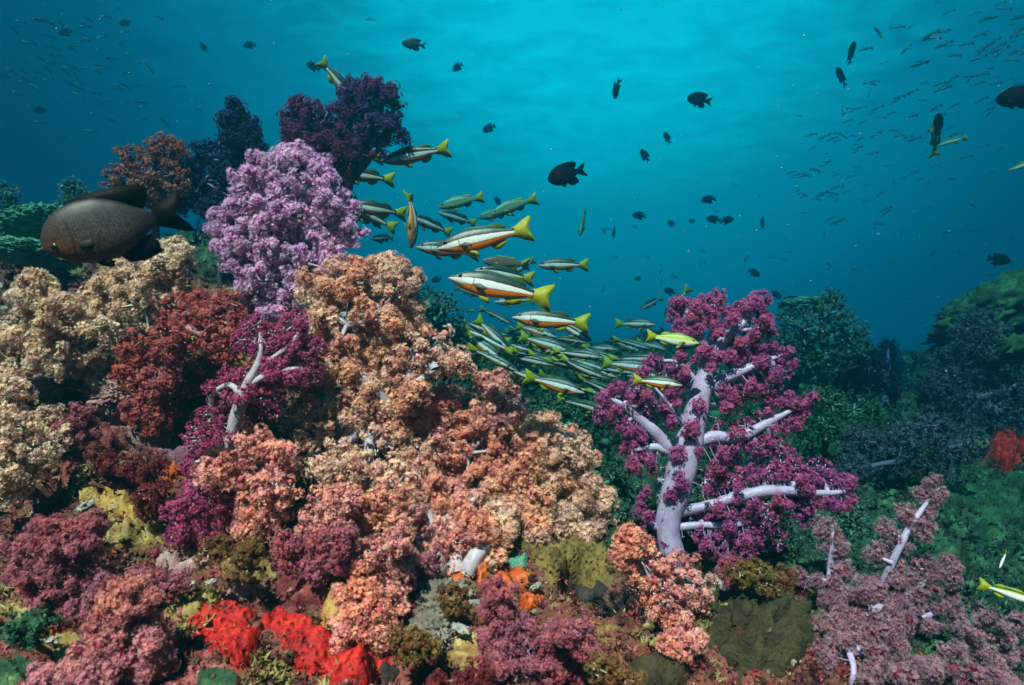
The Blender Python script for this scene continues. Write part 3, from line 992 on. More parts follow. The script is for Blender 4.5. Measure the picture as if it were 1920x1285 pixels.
soft_coral('soft_coral', 'crimson soft coral slumped beside the round dark hole', SC,
           [(340, 590, 40), (380, 610, 44), (300, 650, 40), (270, 690, 42), (420, 640, 36), (330, 640, 40), (250, 650, 22), (290, 720, 30), (400, 590, 30), (440, 610, 26), (240, 700, 26), (430, 570, 26), (370, 570, 26)],
           (PM_RED, ST_RED), (330, 690), d=1.24, cl=9.5, bcover=.6, br_r=.55, br_off=.28,
           branches=[[(300, 730, 16, 0), (320, 660, 14, 20), (332, 620, 9, 46), (345, 590, 6, 30)]])
soft_coral('soft_coral', 'feathery magenta soft coral with white forked trunk beside the peach ridge', SC,
           [(520, 640, 40, -.8), (560, 660, 40, -.8), (545, 700, 40, -.7), (500, 690, 34, -.6), (580, 700, 26, -.5), (470, 640, 30, -.7), (450, 720, 30, -.8), (500, 750, 30, -.8), (550, 610, 28, -.8), (420, 750, 26, -.5), (400, 780, 26, -.5), (590, 650, 22, -.6), (380, 820, 30, -.5), (440, 790, 30, -.8), (480, 610, 24, -.7)],
           (PM_MAGENTA, ST_WHITE), (432, 830), d=1.17, cl=7, cover=.75, spray=(14, 6, 26, 12), br_r=.8, clear=2.0, flat_y=.35, twig=True, npol=12, polyp=.45,
           branches=[[(425, 860, 8, 0), (436, 810, 15, 6), (448, 765, 16, 10), (465, 720, 12, 14), (485, 680, 9, 12), (490, 645, 5, 6)], [(465, 722, 9, 12), (510, 700, 8, 12), (560, 690, 4, 8)], [(455, 745, 9, 10), (430, 722, 7, 10), (395, 738, 4, 8)], [(485, 690, 6, 10), (540, 650, 6, 10), (570, 610, 3, 6)], [(445, 800, 6, 8), (400, 855, 5, 8), (350, 870, 3, 6)]])
soft_coral('soft_coral', 'dim magenta soft coral patch under the small rounded peach one', SC,
           [(370, 930, 34), (350, 970, 30), (400, 960, 34), (340, 1000, 26), (390, 1000, 24), (330, 960, 22), (380, 900, 26), (420, 940, 20)],
           (PM_MAGENTA, ST_RED), (380, 980), cl=8.5)
soft_coral('soft_coral', 'raspberry soft coral sprawled at the lower corner of the slope', SC,
           [(60, 1040, 36), (110, 1030, 38), (150, 1060, 36), (80, 1090, 38), (130, 1110, 34), (50, 1080, 26), (180, 1090, 24), (160, 1020, 26), (180, 1130, 22), (100, 1000, 26), (165, 990, 20)],
           (PM_ROSE, ST_RED), (110, 1080), finger=True, nsub=15, d=.90, cl=11)
soft_coral('soft_coral', 'pink and cream soft coral finger nearest the camera at the bottom corner', SC,
           [(240, 1120, 28), (220, 1160, 38), (250, 1190, 40), (200, 1210, 40), (270, 1230, 36), (230, 1250, 40), (280, 1195, 24), (270, 1120, 18), (120, 1275, 32), (190, 1270, 36), (160, 1240, 26), (80, 1280, 22), (300, 1240, 18)],
           (PM_CORALPINK, ST_WHITE), (230, 1260), finger=True, nsub=15, d=.76, cl=12)
# -- dark colonies on the crest
soft_coral('soft_coral', 'topmost deep purple soft coral against the blue water', SC,
           [(690, 190, 40), (660, 180, 24), (725, 180, 20), (715, 220, 36), (680, 240, 36), (735, 245, 24), (700, 270, 28), (645, 215, 20), (665, 290, 32), (640, 320, 34), (630, 360, 30), (690, 165, 20), (640, 270, 26)],
           (PM_INDIGO, ST_DARK), (610, 500, 1.8), finger=True, nsub=14, d=1.62, cl=9, cover=.6, npol=12)
soft_coral('soft_coral', 'wine purple soft coral between the topmost dark colony and the lilac bush', SC,
           [(565, 225, 26), (590, 250, 36), (555, 260, 26), (620, 270, 34), (580, 290, 32), (610, 300, 34), (560, 205, 16), (545, 240, 16), (640, 290, 30), (600, 225, 20), (625, 330, 30)],
           (PM_INDIGO, ST_DARK), (600, 500, 1.75), finger=True, nsub=14, d=1.58, cl=9, cover=.6, npol=12)
soft_coral('soft_coral', 'navy soft coral with a narrow spire beside the rust colony', SC,
           [(442, 212, 18), (450, 240, 24), (430, 235, 16), (470, 245, 16), (430, 280, 28), (465, 275, 22), (400, 300, 34), (440, 310, 30), (380, 340, 40), (420, 350, 44), (360, 320, 22), (370, 380, 40), (410, 400, 40), (480, 285, 14), (450, 350, 30)],
           (PM_NAVY, ST_DARK), (410, 490, 1.8), finger=True, nsub=14, d=1.66, cl=9, cover=.6, npol=12)
soft_coral('soft_coral', 'rust red soft coral with rounded heads above the dusky damselfish tail', SC,
           [(245, 300, 28), (225, 335, 28), (310, 275, 24), (330, 280, 18), (280, 330, 34), (320, 330, 28), (230, 355, 26), (300, 365, 28), (260, 360, 30), (335, 350, 18), (290, 290, 20)],
           (PM_RUST, ST_DARK), (285, 500, 1.75), d=1.6, cl=9, cover=.7, npol=12)
# -- the purple tree coral
soft_coral('tree_coral', 'purple tree coral with a thick white trunk and spreading branches', SC,
           [(1290, 585, 26, -.3), (1325, 575, 23, 0), (1345, 560, 15), (1270, 600, 18), (1300, 610, 21, -.6), (1400, 575, 20), (1425, 565, 16), (1420, 600, 20), (1390, 610, 18), (1370, 590, 15),
            (1440, 680, 25), (1400, 690, 21, -.5), (1455, 700, 21), (1400, 730, 28, -.3), (1440, 730, 20), (1370, 750, 25, -.8), (1365, 650, 20, -.8),
            (1150, 760, 21), (1130, 775, 16), (1190, 730, 21), (1205, 700, 13), (1200, 790, 28, -.3), (1170, 800, 21), (1215, 760, 21), (1250, 700, 23, -.8), (1225, 680, 16, -.8), (1240, 830, 18, -.4), (1190, 840, 23, -.5), (1265, 750, 18, -.9),
            (1500, 765, 15), (1470, 790, 15), (1400, 800, 18, .3), (1420, 840, 25), (1360, 850, 28, -.4), (1460, 850, 28), (1370, 900, 33, -.1), (1430, 890, 33, -.3), (1490, 880, 26), (1540, 890, 25), (1580, 920, 18), (1540, 930, 25), (1490, 940, 30), (1420, 960, 34), (1360, 950, 30), (1320, 900, 23, -.6), (1350, 1010, 34), (1400, 1010, 30), (1310, 970, 25, -.3), (1365, 1050, 20), (1450, 1000, 26), (1510, 970, 21), (1240, 960, 16), (1235, 900, 15, -.3), (1330, 1020, 21), (1480, 910, 21, .3),
            (1278, 905, 16, 2.6), (1296, 815, 13, 2.6), (1270, 850, 12, 2.6), (1310, 760, 13, 2.4), (1300, 800, 10, 2.7), (1325, 660, 13, 2.0), (1258, 930, 10, 3.0), (1306, 845, 8, 3.0)],
           (PM_PURPLE, ST_LILAC), (1245, 1030), d=1.33, cl=6.2, cover=.68, npol=9, polyp=.55, nsub=11, br_r=.84, trunk_r=.88, spray=(4.2, 10, 54, 7.5), clear=2.1, flat_y=.45,
           branches=[[(1262, 1045, 26, 0), (1252, 985, 25, 6), (1268, 920, 30, 10), (1285, 855, 31, 12), (1302, 790, 25, 12), (1318, 720, 20, 10), (1328, 670, 17, 8)],
                     [(1328, 680, 14, 8), (1310, 630, 10, 6), (1292, 595, 7, 4), (1280, 570, 4, 0)], [(1305, 640, 6, 6), (1325, 600, 5, 4), (1335, 575, 3, 0)],
                     [(1330, 672, 14, 8), (1360, 635, 12, 12), (1395, 605, 8, 14), (1425, 570, 4, 10)], [(1375, 620, 6, 12), (1410, 618, 5, 12), (1435, 610, 3, 8)],
                     [(1312, 740, 14, 10), (1355, 712, 14, 16), (1405, 690, 10, 18), (1445, 674, 6, 16), (1470, 664, 3, 10)],
                     [(1290, 838, 14, 12), (1335, 820, 14, 18), (1390, 818, 12, 20), (1440, 792, 9, 18), (1480, 772, 5, 16), (1510, 760, 3, 10)],
                     [(1275, 890, 14, 8), (1258, 845, 14, 10), (1230, 812, 13, 12), (1195, 782, 10, 12), (1160, 755, 6, 10), (1130, 745, 3, 4)], [(1250, 845, 9, 12), (1225, 838, 8, 14), (1185, 845, 4, 12)],
                     [(1290, 800, 8, 12), (1270, 775, 7, 14), (1250, 752, 4, 12)], [(1312, 722, 7, 10), (1290, 695, 5, 12), (1280, 680, 3, 10)],
                     [(1262, 960, 14, 10), (1320, 950, 11, 20), (1390, 930, 14, 30), (1450, 920, 13, 32), (1530, 925, 8, 30), (1600, 922, 4, 20)], [(1262, 990, 10, 10), (1310, 985, 8, 22), (1370, 985, 7, 30), (1430, 975, 3, 24)], [(1250, 1000, 9, 8), (1215, 980, 7, 10), (1195, 960, 3, 8)]])
# -- blush branching coral
soft_coral('branching_coral', 'pale blush branching coral with spiky tips below the purple tree coral', SC,
           [(1560, 1000, 14), (1580, 1060, 16), (1570, 1120, 17), (1730, 925, 12), (1700, 960, 16), (1660, 990, 14), (1640, 1040, 16), (1720, 1060, 18), (1780, 1070, 14), (1690, 1130, 20), (1600, 1190, 19), (1740, 1170, 18), (1500, 1080, 12)],
           (PM_BLUSH, ST_LILAC), (1600, 1240), d=1.22, cl=6.5, cover=.6, twig=True, npol=10, polyp=.62, cup=.8, nsub=8, narrow=.26, thick=.5, br_r=.72, spray=(6, 8, 46, 8), flat_y=.5, clear=1.5,
           branches=[[(1600, 1250, 6, -10), (1570, 1170, 9, 10), (1556, 1090, 9, 24), (1560, 1020, 5, 20), (1562, 985, 3, 14)], [(1600, 1230, 6, -10), (1640, 1130, 10, 14), (1685, 1030, 9, 26), (1715, 975, 8, 26), (1760, 915, 3, 18)], [(1630, 1150, 9, 16), (1700, 1110, 8, 28), (1760, 1080, 5, 28), (1790, 1060, 3, 20)], [(1610, 1220, 9, 6), (1680, 1180, 9, 28), (1750, 1150, 6, 28), (1800, 1130, 3, 20)]])
soft_coral('branching_coral', 'dim mauve branching coral in the shaded bottom corner', SC,
           [(1820, 1190, 20), (1850, 1160, 17), (1880, 1180, 20), (1790, 1230, 23), (1850, 1230, 25), (1900, 1230, 22), (1740, 1260, 22), (1820, 1270, 23), (1880, 1275, 22), (1680, 1265, 22), (1630, 1270, 19), (1910, 1170, 14)],
           (PM_BLUSH, ST_LILAC), (1800, 1275), d=1.12, cl=8.5, cover=.42, twig=True, npol=15, polyp=.50, cup=.7, nsub=8, finger=True, narrow=.26, thick=.5, main_r=.03)
# -- small colonies packing the slope
for x, y, rx, ry, n_, pm, st, lab in [
        (610, 960, 50, 40, 9, PM_PINKPEACH, ST_WHITE, 'low peach pink coral patch joining the ridge to the raspberry clump'), (560, 1040, 34, 24, 5, PM_ROSE, ST_RED, 'small rose coral patch below the orange sponge patch'),
        (690, 1040, 60, 30, 8, PM_PINKPEACH, ST_WHITE, 'peach pink coral fringe above the drooping salmon coral'), (780, 1060, 36, 22, 5, PM_ROSE, ST_RED, 'rose coral fringe under the thick white trunk'),
        (300, 930, 30, 20, 4, PM_MAROON, ST_RED, 'maroon coral tuft between the shell and the dim magenta patch'), (240, 870, 60, 24, 7, PM_MAROON, ST_RED, 'maroon coral turf along the crusted ledge'),
        (430, 1040, 46, 18, 5, PM_OCHRE, ST_CREAM, 'ochre coral turf near the chipped white shell'), (150, 790, 40, 26, 5, PM_ROSE, ST_RED, 'rose coral turf below the pink knobs'),
        (300, 770, 50, 20, 6, PM_RED, ST_RED, 'crimson coral skirt under the slumped crimson colony'), (450, 590, 34, 26, 5, PM_RED, ST_RED, 'crimson coral patch under the lilac bush'), (300, 1085, 44, 18, 4, PM_ROSE, ST_RED, 'rose coral turf beside the raspberry corner coral'),
        (870, 1130, 34, 24, 5, PM_OCHRE, ST_CREAM, 'ochre coral turf beside the grey pitted stone'), (780, 1210, 36, 22, 5, PM_OCHRE, ST_CREAM, 'ochre coral turf under the drooping salmon coral tips'),
        (1080, 1200, 34, 22, 5, PM_ROSE, ST_LILAC, 'mauve rose coral turf between spindly coral and feather star'), (860, 1265, 44, 20, 5, PM_MAROON, ST_RED, 'maroon coral turf at the bottom edge by the spindly coral'),
        (1160, 1270, 40, 20, 4, PM_OCHRE, ST_CREAM, 'ochre coral turf at the bottom edge under the brown hump'), (1430, 1085, 44, 22, 5, PM_OCHRE, ST_CREAM, 'tan coral rubble tuft over the broad brown rock'),
        (1380, 1070, 26, 16, 4, PM_ROSE, ST_RED, 'rose coral tuft right under the tree coral fan'), (40, 1190, 34, 22, 4, PM_GREEN, ST_GREEN, 'green turf tuft in the lower corner'),
        (1290, 1200, 36, 22, 4, PM_PINKPEACH, ST_WHITE, 'last peach coral knob under the stubby rose coral'), (940, 880, 50, 30, 7, PM_PINKPEACH, ST_WHITE, 'peach coral patch filling between the ridge colonies'),
        (700, 950, 60, 40, 9, PM_PEACH, ST_WHITE, 'peach coral apron below the green hollow'), (640, 900, 40, 40, 7, PM_PEACH, ST_WHITE, 'peach coral flank beside the dark gap'), (880, 1000, 60, 26, 7, PM_PINKPEACH, ST_WHITE, 'peach coral hem over the olive ledge'),
        (100, 800, 30, 24, 4, PM_CREAM, ST_CREAM, 'cream coral tuft by the tan coral column'), (180, 700, 40, 26, 6, PM_CREAM, ST_CREAM, 'cream coral hem under the pale cream colony'), (390, 690, 40, 30, 6, PM_RED, ST_RED, 'crimson coral rim beside the round dark hole')]:
    gr = np.random.default_rng(hash_name(lab) % 9973)
    lb = [(x + gr.uniform(-1, 1) * rx, y + gr.uniform(-1, 1) * ry, gr.uniform(15, 25)) for _ in range(n_)]
    soft_coral('soft_coral', lab, SC, lb, (pm, st), (x, y + ry * .5), cl=9, nsub=10)
# -- blue green colonies
soft_coral('bushy_coral', 'teal bushy coral mound on the far reef behind the purple tree coral', 'coral',
           [(1550, 590, 38), (1570, 620, 40), (1500, 620, 40), (1530, 660, 40), (1590, 660, 30), (1480, 600, 26), (1560, 570, 24), (1470, 640, 30), (1500, 670, 30), (1610, 630, 18)],
           (PM_TEAL, ST_GREEN), (1540, 700), d=2.9, cl=9, npol=7, k=5, cover=.7)
soft_coral('bushy_coral', 'slate blue bushy coral under the green table coral', 'coral',
           [(1840, 640, 40), (1890, 640, 40), (1800, 690, 40), (1860, 700, 46), (1910, 720, 36), (1780, 740, 34), (1840, 760, 44), (1900, 780, 36), (1740, 720, 20), (1800, 790, 30), (1830, 610, 26), (1870, 600, 20)],
           (PM_SLATE, ST_DARK), (1840, 790), d=2.6, cl=8, cover=.6, npol=6, polyp=.8, cup=.9, k=5, narrow=.2)
soft_coral('bushy_coral', 'dark slate bushy coral low on the shaded reef flank', 'coral',
           [(1620, 830, 34), (1690, 830, 36), (1740, 800, 34), (1660, 870, 36), (1720, 860, 36), (1780, 850, 34), (1600, 880, 26), (1820, 830, 26)],
           (PM_SLATE, ST_DARK), (1700, 880), cl=8, cover=.6, npol=6, polyp=.8, cup=.9, k=5, narrow=.2)
soft_coral('bushy_coral', 'black looking bushy coral in the gap beside the teal mound', 'coral',
           [(1600, 680, 30), (1630, 690, 26), (1590, 710, 26), (1640, 715, 26), (1620, 660, 18)],
           (PM_BLACK, ST_DARK), (1620, 730), d=2.95, cl=9, npol=7, k=5)
soft_coral('bushy_coral', 'far off dark spire of coral at the edge of the drop', 'coral',
           [(1665, 650, 14), (1668, 675, 18), (1660, 700, 20), (1680, 690, 10), (1650, 685, 10), (1670, 720, 18)],
           (PM_NAVY, ST_DARK), (1668, 745), d=3.6, cl=8, npol=7, k=5)
soft_coral('bushy_coral', 'teal bushy coral standing alone at the edge above the green plates', 'coral',
           [(10, 365, 24), (20, 400, 26), (5, 430, 30), (30, 430, 20), (10, 460, 26)],
           (PM_TEAL, ST_GREEN), (10, 520, 1.95), d=1.9, cl=8, npol=7, k=5)
soft_coral('bushy_coral', 'small teal coral tuft peeking over the dusky damselfish', 'coral',
           [(135, 355, 18), (150, 375, 22), (125, 385, 18), (160, 395, 18)],
           (PM_TEAL, ST_GREEN), (140, 480, 2.0), d=1.95, cl=8, npol=7, k=5)
soft_coral('bushy_coral', 'dark green coral mound behind the tall cream and peach coral', 'coral',
           [(800, 560, 26), (830, 575, 26), (820, 610, 32), (790, 600, 30), (860, 610, 20), (850, 640, 26)],
           (PM_TEAL, ST_GREEN), (820, 650), d=2.3, cl=7, npol=7, k=5)
soft_coral('bushy_coral', 'round greenish pink coral head on the crest beside the shoal', 'coral',
           [(965, 770, 24, 0), (945, 790, 20), (985, 790, 18), (960, 810, 20)],
           (PM_BLUSH, ST_GREEN), (965, 830), d=1.6, cl=9, npol=9, k=5)
soft_coral('bushy_coral', 'green bushy coral filling the hollow in the peach ridge', 'coral',
           [(735, 795, 26, -.5), (755, 815, 24, -.5), (730, 830, 24, -.5), (712, 800, 16, -.5), (760, 790, 14, -.5)],
           (PM_GREEN, ST_GREEN), (740, 830), d=1.40, cl=8, npol=8, k=5)
soft_coral('bushy_coral', 'dark green feathery coral between the peach and purple colonies', 'coral',
           [(1110, 880, 28, -.4), (1150, 900, 26, -.4), (1140, 940, 28, -.5), (1165, 960, 22, -.5), (1090, 850, 24, -.4), (1160, 920, 20, -.4)],
           (PM_GREEN, ST_GREEN), (1130, 940), d=1.5, cl=8, npol=8, k=5, cup=.8)
soft_coral('bushy_coral', 'green clumped coral above the hollow below the crest', 'coral',
           [(890, 720, 22, -.5), (870, 700, 18), (920, 700, 18, -.5), (880, 745, 20, -.5)],
           (PM_GREEN, ST_GREEN), (890, 740), d=1.66, cl=8, npol=8, k=5)
soft_coral('bushy_coral', 'mid green coral carpet on the slope under the shoal', 'coral',
           [(1040, 770, 30), (1010, 760, 24), (1080, 790, 28), (1060, 820, 26), (1110, 810, 24), (1020, 790, 20), (1100, 840, 20)],
           (PM_GREEN, ST_GREEN), (1060, 820), d=2.0, cl=8, npol=8, k=5)
soft_coral('bushy_coral', 'bright green coral shelf on the reef flank beside purple branches', 'coral',
           [(1520, 740, 26), (1560, 760, 28), (1500, 790, 24), (1600, 770, 26), (1550, 800, 26), (1510, 830, 22), (1640, 770, 20)],
           (PM_GREEN, ST_GREEN), (1560, 810), d=2.2, cl=8, npol=8, k=5)
soft_coral('bushy_coral', 'rounded teal coral head tucked beside the blush branching coral', 'coral',
           [(1590, 960, 30, -.5), (1570, 990, 26, -.5), (1605, 990, 24, -.5)],
           (PM_TEAL, ST_GREEN), (1590, 1010), d=1.45, cl=8, npol=8, k=5)


# ------------------------------------------------------------------ sponges, hard corals, rocks
def lumpy(name, label, cat, px, py, d, size, mat, amp=.25, freq=2.2, sub=5, tilt=0, oct_=5, ridged=False, shape=None, group=None, parent=None, worl=0, sink=0.0):
    """an irregular solid: size = half extents (x, y, z) in metres"""
    v, f = ICO[sub]
    s = np.array(size, float)
    sd = hash_name(label) % 9999
    dsp = amp * fbm(v * freq + sd * .37, oct_, sd % 97, ridged=ridged)
    if worl:
        dsp = dsp + worl * (.55 - worley(v * freq * 3 + sd, sd % 31))
    dsp = dsp + .035 * fbm(v * 9 + sd, 4, sd % 41, ridged=True) + .05 * (.5 - worley(v * 11 + sd, sd % 43)) * (sub > 4)
    w = v * (1 + dsp)[:, None]
    if shape is not None:
        w = shape(w)
    w = w * s
    c, sn = math.cos(tilt), math.sin(tilt)
    w = np.stack([c * w[:, 0] + sn * w[:, 2], w[:, 1], -sn * w[:, 0] + c * w[:, 2]], 1)
    mb = MB()
    loc = P(px, py, d + sink)
    mb.add(w, f)
    o = mb.obj(name, mat)
    o.location = tuple(loc)
    return tag(o, label, cat, group)


M_RED = lump_mat('red_sponge', [(.28, (.08, .003, .003)), (.42, (.34, .006, .005)), (.58, (.52, .012, .007)), (.72, (.66, .07, .015))], 24, .6, 1.0, 110, .008, pores=85)
M_ORANGE = lump_mat('orange_sponge', [(.3, (0.288, 0.022, 0.004)), (.5, (0.490, 0.072, 0.009)), (.7, (0.540, 0.130, 0.022))], 20, .55, .8, 80, .006, pores=70)  # orange, yellow and tan sponges darkened: flash falloff painted in
M_YELLOW = lump_mat('yellow_sponge', [(.28, (0.098, 0.035, 0.008)), (.42, (0.322, 0.154, 0.028)), (.55, (0.490, 0.280, 0.070)), (.68, (0.546, 0.406, 0.210)), (.78, (0.196, 0.084, 0.028))], 36, .65, 1.0, 130, .006)
M_OLIVE = lump_mat('olive_coral', [(.28, (0.040, 0.022, 0.006)), (.45, (0.136, 0.076, 0.016)), (.6, (0.240, 0.144, 0.032)), (.75, (0.104, 0.072, 0.028))], 22, .7, 1.0, 120, .007, pores=110)
M_BROWN = lump_mat('brown_rock', [(.28, (.010, .007, .004)), (.42, (.030, .022, .009)), (.55, (.062, .046, .016)), (.66, (.03, .03, .012)), (.78, (.09, .04, .02))], 20, .85, 1.0, 110, .010)
M_GREENROCK = lump_mat('green_table', [(.30, (0.006, 0.018, 0.010)), (.48, (0.018, 0.056, 0.024)), (.68, (0.072, 0.176, 0.072))], 14, .8, .9, 50, .012)  # green lowered to paint in the unlit reef beyond the flash
M_TEALPLATE = lump_mat('teal_plate', [(.28, (0.030, 0.090, 0.060)), (.5, (0.075, 0.225, 0.150)), (.7, (0.150, 0.360, 0.255))], 14, .7, .9, 60, .01)
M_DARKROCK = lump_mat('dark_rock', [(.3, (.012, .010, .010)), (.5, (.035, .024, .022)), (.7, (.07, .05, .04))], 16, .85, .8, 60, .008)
M_GREYROCK = lump_mat('grey_rock', [(.3, (0.060, 0.048, 0.036)), (.5, (0.156, 0.126, 0.102)), (.7, (0.276, 0.240, 0.204))], 26, .8, .8, 90, .006)
M_PINKCRUST = lump_mat('pink_crust', [(.3, (0.143, 0.039, 0.039)), (.5, (0.299, 0.130, 0.130)), (.7, (0.429, 0.312, 0.286))], 26, .75, .8, 110, .005)
M_WHITE = lump_mat('white_shell', [(.3, (.14, .12, .10)), (.6, (.34, .31, .27))], 40, .6, .5, 120, .003)
M_TAN = lump_mat('tan_sponge', [(.3, (0.140, 0.084, 0.021)), (.5, (0.238, 0.154, 0.042)), (.7, (0.280, 0.196, 0.063))], 12, .7, .5, 60, .005)


M_MAROON = lump_mat('maroon_crust', [(.28, (.03, .006, .008)), (.45, (.13, .018, .022)), (.58, (.24, .05, .04)), (.70, (.34, .14, .10)), (.8, (.10, .02, .02))], 34, .75, .9, 140, .005)
M_MAUVE = lump_mat('mauve_crust', [(.28, (0.084, 0.021, 0.042)), (.5, (0.210, 0.077, 0.112)), (.7, (0.336, 0.182, 0.210))], 30, .75, .9, 130, .005)
M_OCHRE = lump_mat('ochre_crust', [(.25, (.05, .02, .01)), (.42, (.20, .10, .03)), (.55, (.36, .24, .08)), (.66, (.50, .40, .20)), (.78, (.16, .06, .03))], 36, .75, .9, 140, .005)


def dd(px, py, off=0):
    return (T(px, py) or 2.0) + off


crust('sponge', 'bright red sponge lump low on the slope beside the pink finger coral', 'sponge', 425, 1180, 78, 60, M_RED, .016, rag=.8, lump=.6)
crust('sponge', 'large bright red sponge sheet spilling over the bottom edge', 'sponge', 625, 1235, 150, 52, M_RED, .015, rag=.8, lump=.6, rot=R(20))
crust('sponge', 'red sponge ridge linking the two bigger red sponges', 'sponge', 545, 1175, 62, 30, M_RED, .012, lump=.6, rot=R(35))
crust('sponge', 'scarlet orange sponge crust beneath the low peach coral', 'sponge', 920, 1080, 110, 34, M_ORANGE, .009, rag=1.4, lump=.6, rot=R(12))
crust('sponge', 'small orange sponge knob under the spindly pink coral head', 'sponge', 992, 1132, 26, 20, M_ORANGE, .014)
crust('sponge', 'orange sponge patch at the foot of the rounded peach pink coral', 'sponge', 552, 975, 22, 22, M_ORANGE, .012)
crust('sponge', 'tiny orange sponge by the broad brown rock', 'sponge', 1150, 1240, 24, 22, M_ORANGE, .012)
crust('sponge', 'orange sponge spot under the magenta forked coral', 'sponge', 458, 682, 22, 18, M_ORANGE, .012)
crust('sponge', 'flattened orange sponge on the crusted slope over the dim magenta coral', 'sponge', 330, 884, 28, 14, M_ORANGE, .010)
crust('sponge', 'orange sponge dab beside the bright red sponge lump', 'sponge', 318, 1205, 20, 16, M_ORANGE, .012)
crust('sponge', 'rusty orange sponge streak above the olive tan sponge', 'sponge', 75, 1190, 40, 18, M_ORANGE, .010, rot=R(-30))
crust('sponge', 'pale yellow sponge beside the drooping salmon coral', 'sponge', 630, 1130, 30, 48, M_YELLOW, .020)
crust('sponge', 'mustard yellow sponge bank on the crusted slope', 'sponge', 235, 950, 78, 28, M_YELLOW, .008, rag=1.5, rot=R(15))
crust('sponge', 'smooth tan sponge pad next to the red sponge lump', 'sponge', 345, 1140, 48, 30, M_TAN, .016, rag=.5, lump=.2)
crust('sponge', 'rounded olive tan sponge behind the nearest pink finger coral', 'sponge', 130, 1220, 42, 40, M_TAN, .018, rag=.5, lump=.2)
crust('sponge', 'dull red sponge patch on the shaded reef by the slate coral', 'sponge', 1885, 845, 50, 36, M_RED, .03)
for x, y, rx, ry, mt, lab in [
        (280, 800, 70, 34, 'M_PINKCRUST', 'pink crust below the round dark hole'), (190, 830, 60, 40, 'M_MAROON', 'maroon crust over the ledge under the pink rubble'), (330, 850, 52, 26, 'M_MAUVE', 'mauve crust between the dark hole and the flattened orange sponge'),
        (120, 880, 55, 34, 'M_MAROON', 'dark maroon crust beside the tan coral column'), (260, 1000, 80, 26, 'M_OCHRE', 'ochre crust just under the mustard sponge bank'), (330, 1050, 60, 28, 'M_PINKCRUST', 'long pale pink crust above the row of small shells'),
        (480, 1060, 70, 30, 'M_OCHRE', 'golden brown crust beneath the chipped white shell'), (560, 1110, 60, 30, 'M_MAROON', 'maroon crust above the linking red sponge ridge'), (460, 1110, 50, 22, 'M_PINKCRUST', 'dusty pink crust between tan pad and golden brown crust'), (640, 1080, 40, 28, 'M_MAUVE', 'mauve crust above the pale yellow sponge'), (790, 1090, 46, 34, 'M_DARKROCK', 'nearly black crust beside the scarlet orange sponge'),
        (850, 1220, 70, 40, 'M_OCHRE', 'ochre crust under the grey stones at the bottom edge'), (780, 1240, 60, 34, 'M_MAROON', 'maroon crust beyond the end of the large red sponge sheet'), (1090, 1250, 50, 34, 'M_PINKCRUST', 'pinkish crust under the black feather star'),
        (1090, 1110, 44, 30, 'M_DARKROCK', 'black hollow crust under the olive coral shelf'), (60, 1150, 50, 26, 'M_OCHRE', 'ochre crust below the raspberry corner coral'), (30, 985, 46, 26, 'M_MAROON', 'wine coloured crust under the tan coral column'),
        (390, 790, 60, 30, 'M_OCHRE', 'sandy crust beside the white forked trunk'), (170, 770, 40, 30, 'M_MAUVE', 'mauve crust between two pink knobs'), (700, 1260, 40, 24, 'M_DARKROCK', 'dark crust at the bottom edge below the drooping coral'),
        (1360, 1085, 60, 24, 'M_PINKCRUST', 'rosy crust along the upper rim of the broad brown rock'), (1480, 1120, 40, 50, 'M_MAROON', 'red brown crust between brown rock and blush coral'), (20, 1260, 50, 40, 'M_GREENROCK', 'green crust in the very bottom corner under the raspberry coral'),
        (400, 1275, 40, 20, 'M_GREENROCK', 'small teal crust at the bottom edge below the red lump'), (1160, 1010, 36, 26, 'M_GREENROCK', 'teal crust capping the end of the olive shelf'), (965, 1045, 22, 22, 'M_TEALPLATE', 'pale teal encrusting tuft over the scarlet sponge')]:
    crust('encrusting_growth', lab, 'encrusting growth', x, y, rx, ry, globals()[mt], .010, 1.1, .9)
crust('encrusting_coral', 'pitted olive encrusting coral shelf below the open peach coral', 'hard coral', 1070, 1055, 92, 56, M_OLIVE, .022, rag=.6, lump=.35, rot=R(22), freq=16)
crust('encrusting_coral', 'olive coral ledge under the white trunk of the low peach coral', 'hard coral', 935, 1030, 60, 24, M_OLIVE, .014, rag=.6, lump=.4, freq=18)
crust('rock', 'broad brown algae covered rock at the bottom edge', 'rock', 1420, 1195, 100, 110, M_BROWN, .026, rag=1.0, lump=1.0, rot=R(20), freq=20)
crust('rock', 'second brown rock hump under the stubby rose coral', 'rock', 1240, 1265, 70, 40, M_BROWN, .02, rag=.6, lump=.5, freq=14)
lumpy('table_coral', 'thick green topped table coral overhanging the slate blue coral', 'hard coral', 1905, 590, 2.75, (.33, .30, .15), M_GREENROCK, .30, 3.0, tilt=R(-30), worl=.22)
lumpy('plate_coral', 'bright teal plate coral on the crest beside the dusky damselfish face', 'hard coral', 85, 425, 1.92, (.10, .10, .045), M_TEALPLATE, .35, 2.4, tilt=R(-14), worl=.3)
lumpy('plate_coral', 'dark teal plate coral stepped below the bright one', 'hard coral', 60, 475, 1.78, (.11, .09, .03), M_TEALPLATE, .35, 2.6, tilt=R(6), worl=.3)
lumpy('plate_coral', 'flat green topped coral plate on the far teal mound', 'hard coral', 1515, 572, 3.1, (.13, .10, .035), M_TEALPLATE, .2, 2.0, worl=.1)
crust('plate_coral', 'green leafy plate coral on the flank behind the blush coral', 'hard coral', 1850, 950, 110, 60, M_GREENROCK, .018, freq=22)
crust('plate_coral', 'green scalloped plate coral beside the small yellow fish', 'hard coral', 1800, 1030, 70, 50, M_GREENROCK, .016, freq=22)
